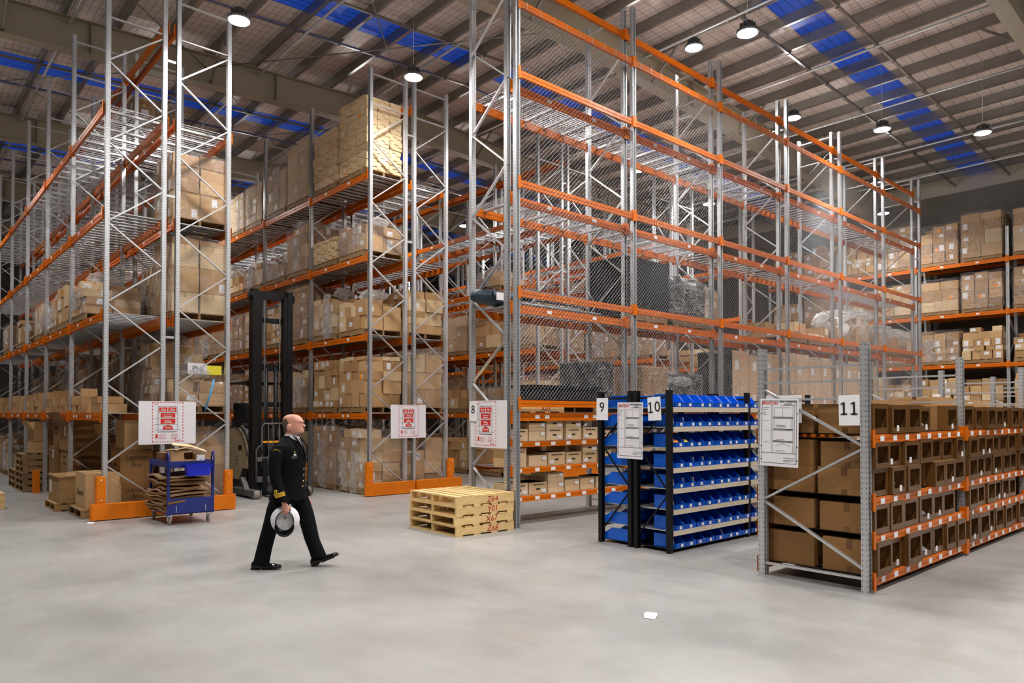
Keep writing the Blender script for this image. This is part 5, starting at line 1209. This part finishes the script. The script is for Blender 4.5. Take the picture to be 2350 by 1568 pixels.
ARM_R = [(-.075, -.175, 1.385, .058, .055), (-.095, -.215, 1.28, .055, .052), (-.10, -.235, 1.10, .045, .045), (-.075, -.24, .98, .042, .042), (-.03, -.235, .85, .033, .034), (.005, -.23, .755, .026, .028)]
ARM_L = [(-.03, .175, 1.385, .058, .055), (-.01, .215, 1.26, .055, .052), (.0, .235, 1.10, .045, .045), (.04, .24, .97, .042, .042), (.09, .23, .86, .033, .034), (.12, .225, .77, .026, .028)]
limb(B, ARM_R, 'skin', 14); limb(B, ARM_L, 'skin', 14)
# hands: palm and five fingers; the right one (towards the camera) curls over the cap brim
limb(B, [(.005, -.23, .765, .024, .022), (.012, -.228, .735, .038, .02), (.014, -.226, .70, .042, .02), (.014, -.226, .675, .038, .018)], 'skin', 10)
for i, (x, L1) in enumerate(((.046, .040), (.025, .045), (.003, .044), (-.018, .036))):
    B.tube([(x, -.232, .70), (x+.001, -.243, .680), (x+.001, -.240, .680-L1*.55), (x, -.222, .680-L1*.85), (x-.001, -.205, .680-L1*.75)], [.0105, .0105, .0100, .0092, .0080], 'skin', 8)
B.tube([(.045, -.22, .725), (.062, -.205, .70), (.058, -.192, .672), (.045, -.190, .655)], [.012, .012, .0105, .009], 'skin', 8)
limb(B, [(.12, .225, .78, .024, .022), (.13, .222, .745, .036, .018), (.137, .22, .705, .040, .018), (.14, .22, .68, .036, .017)], 'skin', 10)
for i, (x, L1) in enumerate(((.170, .060), (.15, .068), (.13, .066), (.112, .052))): B.tube([(x, .22, .695), (x+.004, .217, .66), (x-.002, .21, .66-L1*.45), (x-.014, .20, .66-L1*.8)], [.0105, .010, .0095, .008], 'skin', 8)
B.tube([(.165, .215, .74), (.182, .205, .705), (.18, .195, .675)], [.012, .0115, .009], 'skin', 8)
body = remeshed(B, 'body', .0052, MAN, 'skin', 4)
# cropped hair round the back and sides: a thin shell just off the scalp
me = body.data; keep = {}; hv = []; hf = []
for p in me.polygons:
    c = p.center
    if 1.525 < c.z < 1.672-.02*math.sin(40*c.x) and c.x < .022-(c.z-1.60)*.55 and abs(c.y) < .0795 and c.x < -.012+(c.z-1.57)*.8+(.03 if c.z > 1.585 else 0) and not (abs(c.x-.006) < .03 and abs(c.z-1.597) < .038 and abs(c.y) > .066):
        f_ = []
        for vi in p.vertices:
            if vi not in keep: keep[vi] = len(hv); v_ = me.vertices[vi]; hv.append(v_.co+v_.normal*.0022)
            f_.append(keep[vi])
        hf.append(f_)
MB().add(hv, hf, 'hair_grey', True).build('hair', MAN)
# eyes, lids, brows, mouth line
for s in (-1, 1):
    MB().lathe([(0.0, -.011), (.007, -.0085), (.0105, -.002), (.0105, .002), (.007, .0085), (0, .011)], 'white_cloth', 12, Matrix.Translation((.1195, s*.034, 1.639)) @ Matrix.Scale(.82, 4)).build('eye', MAN)
    MB().lathe([(0, 0), (.005, 0), (.005, .0015), (0, .0015)], 'carton_ink', 10, Matrix.Translation((.1275, s*.036, 1.639)) @ Matrix.Rotation(R90, 4, 'Y')).build('iris', MAN)
    MB().tube([(.145, s*.014, 1.659), (.143, s*.03, 1.664), (.130, s*.05, 1.660)], [.0025, .003, .0015], 'hair_grey', 6).build('eyebrow', MAN)
    MB().tube([(.134, s*.022, 1.645), (.131, s*.034, 1.6475), (.121, s*.046, 1.644)], [.003, .0042, .003], 'skin', 6).build('eyelid', MAN)
MB().tube([(.140, -.026, 1.5735), (.150, -.013, 1.5745), (.1515, 0, 1.5745), (.150, .013, 1.5745), (.140, .026, 1.5735)], .0022, 'hair_grey', 6).build('mouth_line', MAN)
# ---- trousers
T = MB()
limb(T, [(-.02, 0, .74, .135, .175), (-.02, 0, .82, .145, .185), (-.015, 0, .92, .14, .18), (-.01, 0, 1.0, .13, .17)], 'navy_cloth', 10, 24)
limb(T, [(-.055, -.085, .84, .125, .095), (-.115, -.09, .70, .115, .10), (-.165, -.09, .56, .098, .092), (-.205, -.09, .44, .088, .085), (-.245, -.09, .30, .086, .08), (-.275, -.085, .18, .087, .08), (-.295, -.085, .085, .09, .08), (-.30, -.085, .055, .088, .078)], 'navy_cloth', 22, 20)
limb(T, [(.035, .085, .84, .125, .095), (.10, .088, .70, .112, .10), (.155, .088, .56, .098, .092), (.19, .085, .44, .09, .085), (.225, .085, .31, .086, .08), (.27, .085, .20, .088, .08), (.298, .088, .125, .09, .08), (.302, .088, .10, .09, .078)], 'navy_cloth', 22, 20)
trs = remeshed(T, 'trousers', .008, MAN, 'navy_cloth', 3)
# ---- jacket with sleeves
J = MB()
limb(J, [(-.035, 0, .775, .205, .20), (-.03, 0, .84, .195, .20), (-.012, 0, .95, .172, .19), (-.005, 0, 1.08, .166, .19), (.0, 0, 1.20, .166, .20), (-.002, 0, 1.30, .158, .205), (-.015, 0, 1.38, .135, .20), (-.025, 0, 1.43, .10, .15), (-.025, 0, 1.475, .075, .085), (-.02, 0, 1.50, .068, .07)], 'navy_cloth', 26, 28)
def sleeve(keys, mat='navy_cloth'): limb(J, [(x, y, z, rx*g_, ry*g_) for (x, y, z, rx, ry), g_ in zip(keys, (1.35, 1.35, 1.45, 1.5, 1.75, 2.05))], mat, 20, 18)
AR = [(-.065, -.165, 1.40, .058, .055)]+ARM_R[1:5]+[(.0, -.232, .775, .030, .028)]
AL = [(-.03, .165, 1.40, .058, .055)]+ARM_L[1:5]+[(.115, .226, .79, .030, .028)]
sleeve(AR); sleeve(AL)
jk = remeshed(J, 'jacket', .0075, MAN, 'navy_cloth', 3)
# lapels, collar, shirt, tie
MB().loft([ring(.0+.004*i, 0, 1.475+.016*i, .070-.003*i, .068-.003*i, 22, 1, -.45) for i in range(4)], 'white_cloth').build('shirt_collar', MAN)
MB().add([(.078, -.052, 1.495), (.078, .052, 1.495), (.138, .022, 1.39), (.138, -.022, 1.39), (.152, 0, 1.35)], [(0, 3, 2, 1), (3, 4, 2)], 'white_cloth').build('shirt_front', MAN)
MB().loft([[(x+.006*math.cos(a), w_*math.sin(a), z) for a in [2*math.pi*q/10 for q in range(10)]] for x, w_, z in ((.088, .012, 1.475), (.105, .019, 1.455), (.118, .014, 1.435), (.145, .018, 1.385), (.172, .024, 1.30), (.17, .02, 1.24))], 'black_steel').build('tie', MAN)
for s in (-1, 1):
    b = MB(); P_ = [(.035, s*.075, 1.505), (.088, s*.062, 1.462), (.150, s*.075, 1.38), (.172, s*.030, 1.245), (.176, s*.012, 1.20), (.160, s*.095, 1.36), (.150, s*.118, 1.375), (.10, s*.105, 1.45)]
    vs = [(x+.004, y, z) for x, y, z in P_]+[(x+.014, y-s*.0+s*.006, z+.004) for x, y, z in P_]
    b.add(vs, [(8, 9, 15), (9, 10, 14, 15), (10, 11, 13, 14), (11, 12, 13)] + [(0, 7, 1), (1, 7, 6, 2), (2, 6, 5, 3), (3, 5, 4)]+[(i, (i+1), 8+(i+1), 8+i) for i in range(7)]+[(7, 0, 8, 15)], 'navy_cloth').build('lapel', MAN)
BT = MB().lathe([(0, 0), (.0105, 0), (.0105, .003), (.006, .006), (0, .006)], 'brass', 12, Matrix.Rotation(R90, 4, 'Y')).mesh('button')
def surf_x(z): return interp([(.135, 0), (.166, 0)], 2)[0][0]
for i, z in enumerate((1.125, 1.055, .99, .93)):
    xx = (.163, .162, .158, .152)[i]
    for y in (-.045, .045): put('button', BT, MAN, (xx, y, z), rot=(0, 0, R(-12 if y < 0 else 12)))
# ---- badges on the near side
def patch(name, pts, mat, off=.004): return MB().add(pts, [tuple(range(len(pts)))], mat).build(name, MAN)
g_ = MB().box(-.03, .03, -.003, 0, -.012, .012, 'print_black'); g_.box(-.03, .03, -.0035, -.003, .008, .011, 'print_grey'); g_.box(-.03, .03, -.0035, -.003, -.011, -.009, 'print_grey'); g_.build('name_tag', MAN, (.098, -.1775, 1.265)).rotation_euler = (R(-4), R(-14), R(33))
MB().box(-.014, .014, -.004, 0, -.008, .008, 'white_cloth').build('ribbon_bar', MAN, (.102, -.174, 1.292)).rotation_euler = (R(-4), R(-12), R(33))
MB().box(-.006, .006, -.004, 0, -.012, .014, 'brass').build('breast_badge', MAN, (.099, -.173, 1.318)).rotation_euler = (R(-4), 0, R(33))
def arm_at(z):
    K = interp(AR, 60); q = min(K, key=lambda r_: abs(r_[2]-z)); return q
for i, ch in enumerate('NEW ZEALAND'):
    if ch == ' ': continue
    a = R(64-i*12.8); q = arm_at(1.335)
    o = put('shoulder_title', text_mesh(ch, .016, 'gold_braid', .001), MAN, (q[0]+.004-.062*math.sin(a)*.72, q[1]-q[4]*1.38-.004+abs(math.sin(a))*.022, 1.315+.05*math.cos(a)*.8), rot=(R(80), -a*.55, R(-math.degrees(math.sin(a))*.30)))
def cuff_band(z, dz, name, a0=-2.55, a1=-.55):
    b = MB(); vs = []; n = 14
    for i in range(n+1):
        a = a0+(a1-a0)*i/n
        for zz in (z, z+dz):
            q = arm_at(zz); gg = 1.92
            x = q[0]+q[3]*gg*math.cos(a)*1.035; y = q[1]+q[4]*gg*math.sin(a)*1.035
            vs.append((x, y-.003, zz+.30*(x-q[0])))
    b.add(vs, [(2*i, 2*i+2, 2*i+3, 2*i+1) for i in range(n)], 'gold_braid', True); return b.build(name, MAN)
for i in range(3): cuff_band(.835+i*.0165, .0125, 'cuff_stripe')
q = arm_at(.90); MB().tube([(q[0]-.014+.0135*math.cos(a), q[1]-q[4]*1.86-.006, .897+.0145*math.sin(a)) for a in [2*math.pi*i/18 for i in range(18)]], .0052, 'gold_braid', 8, True).build('cuff_curl', MAN)
# ---- shoes
def shoe(name, loc, pitch):
    b = MB(); prof = [(-.075, .040, .036, .07), (-.045, .045, .042, .095), (.0, .046, .044, .10), (.05, .046, .044, .078), (.11, .050, .047, .058), (.17, .052, .048, .052), (.215, .046, .042, .048), (.245, .028, .024, .038), (.252, .012, .01, .03)]
    rings = []
    for x, w0, w1, h in prof: rings.append([(x, w0*math.cos(a), max(.0, .018+(h-.018)*max(0, math.sin(a))+(.018*min(0, math.sin(a))))) for a in [2*math.pi*q/18 for q in range(18)]])
    b.loft([list(reversed(r_)) for r_ in rings], 'shoe_leather')
    b.box(-.08, -.0, -.036, .036, -.012, .006, 'rubber'); b.box(.05, .2, -.042, .042, -.004, .004, 'rubber')
    o = b.build(name, MAN, loc); o.rotation_euler = (0, R(pitch), 0)
    for i in range(3): MB().tube([(.02+i*.022, -.022, .088-i*.009), (.02+i*.022, 0, .102-i*.011), (.02+i*.022, .022, .088-i*.009)], .0035, 'rubber', 5).build('lace', o)
shoe('shoe', (-.325, -.085, .012), 0); shoe('shoe', (.30, .09, .030), -22)

# ================================================================== the peaked cap in the hand
CAP = empty('peaked_cap', MAN_O+Matrix.Rotation(MAN_RZ, 3, 'Z') @ Vector((.008, -.222, .575)), 'white peaked cap with black visor held upside down in the right hand', 'cap')
CAP.rotation_euler = (R(86), 0, MAN_RZ+R(13))          # opening faces the camera; local z -> towards camera
NS = 40
def cring(rx, ry, z, dx=0, dy=0): return [(dx+rx*math.cos(a), dy+ry*math.sin(a), z) for a in [2*math.pi*q/NS for q in range(NS)]]
def sheet(rings, mat, name):
    vs = [p for r_ in rings for p in r_]; fs = [(i*NS+q, i*NS+(q+1) % NS, (i+1)*NS+(q+1) % NS, (i+1)*NS+q) for i in range(len(rings)-1) for q in range(NS)]
    return MB().add(vs, fs, mat, True)
# z runs from the crown top (away from the camera) towards the open side
c = sheet([cring(.02, .02, -.075), cring(.10, .10, -.074), cring(.145, .143, -.066), cring(.156, .155, -.050), cring(.150, .148, -.036), cring(.125, .125, -.018, .0, -.004), cring(.100, .112, -.004, .0, -.012)], 'white_cloth', 'crown').build('crown', CAP)
sheet([cring(.100, .112, -.006, 0, -.012), cring(.099, .111, .034, 0, -.012), cring(.095, .107, .036, 0, -.012), cring(.093, .105, .030, 0, -.012), cring(.091, .103, -.040, 0, -.012)], 'black_plastic', 'band').build('band', CAP)
ln = sheet([cring(.091, .103, -.038, 0, -.012), cring(.06, .07, -.042, 0, -.012), cring(.002, .002, -.043, 0, -.012)], 'white_cloth', 'lining').build('lining', CAP)
for q_, (x, y, s) in enumerate(((-.004, .03, 1.0), (.012, .018, .7), (-.014, .012, .8), (.004, .002, .6), (-.012, -.022, .5))): MB().lathe([(0, 0), (.011*s, 0), (.011*s, .001), (0, .001)], 'print_grey', 9, Matrix.Translation((x, y, -.0405))).build('maker_print', CAP)
vz = []; n = 22; inner = []; outer = []; mid = []
for i in range(n+1):
    a = R(196+148*i/n); e = math.sin(math.pi*i/n)**.7
    inner.append((.099*math.cos(a), -.012+.111*math.sin(a), .033)); mid.append(((.099+.028*e)*math.cos(a), -.012+(.111+.032*e)*math.sin(a), .040+.004*e)); outer.append(((.099+.052*e)*math.cos(a), -.012+(.111+.062*e)*math.sin(a), .038))
vs = inner+mid+outer+[(x, y, z-.004) for x, y, z in inner+mid+outer]; m_ = n+1; fs = []
for i in range(n):
    for L_ in (0, 1): fs += [(L_*m_+i, L_*m_+i+1, (L_+1)*m_+i+1, (L_+1)*m_+i), (3*m_+L_*m_+i, 3*m_+(L_+1)*m_+i, 3*m_+(L_+1)*m_+i+1, 3*m_+L_*m_+i+1)]
    fs += [(2*m_+i, 2*m_+i+1, 5*m_+i+1, 5*m_+i)]
MB().add(vs, fs, 'shoe_leather', True).build('visor', CAP)

bpy.data.scenes.remove(TMP)
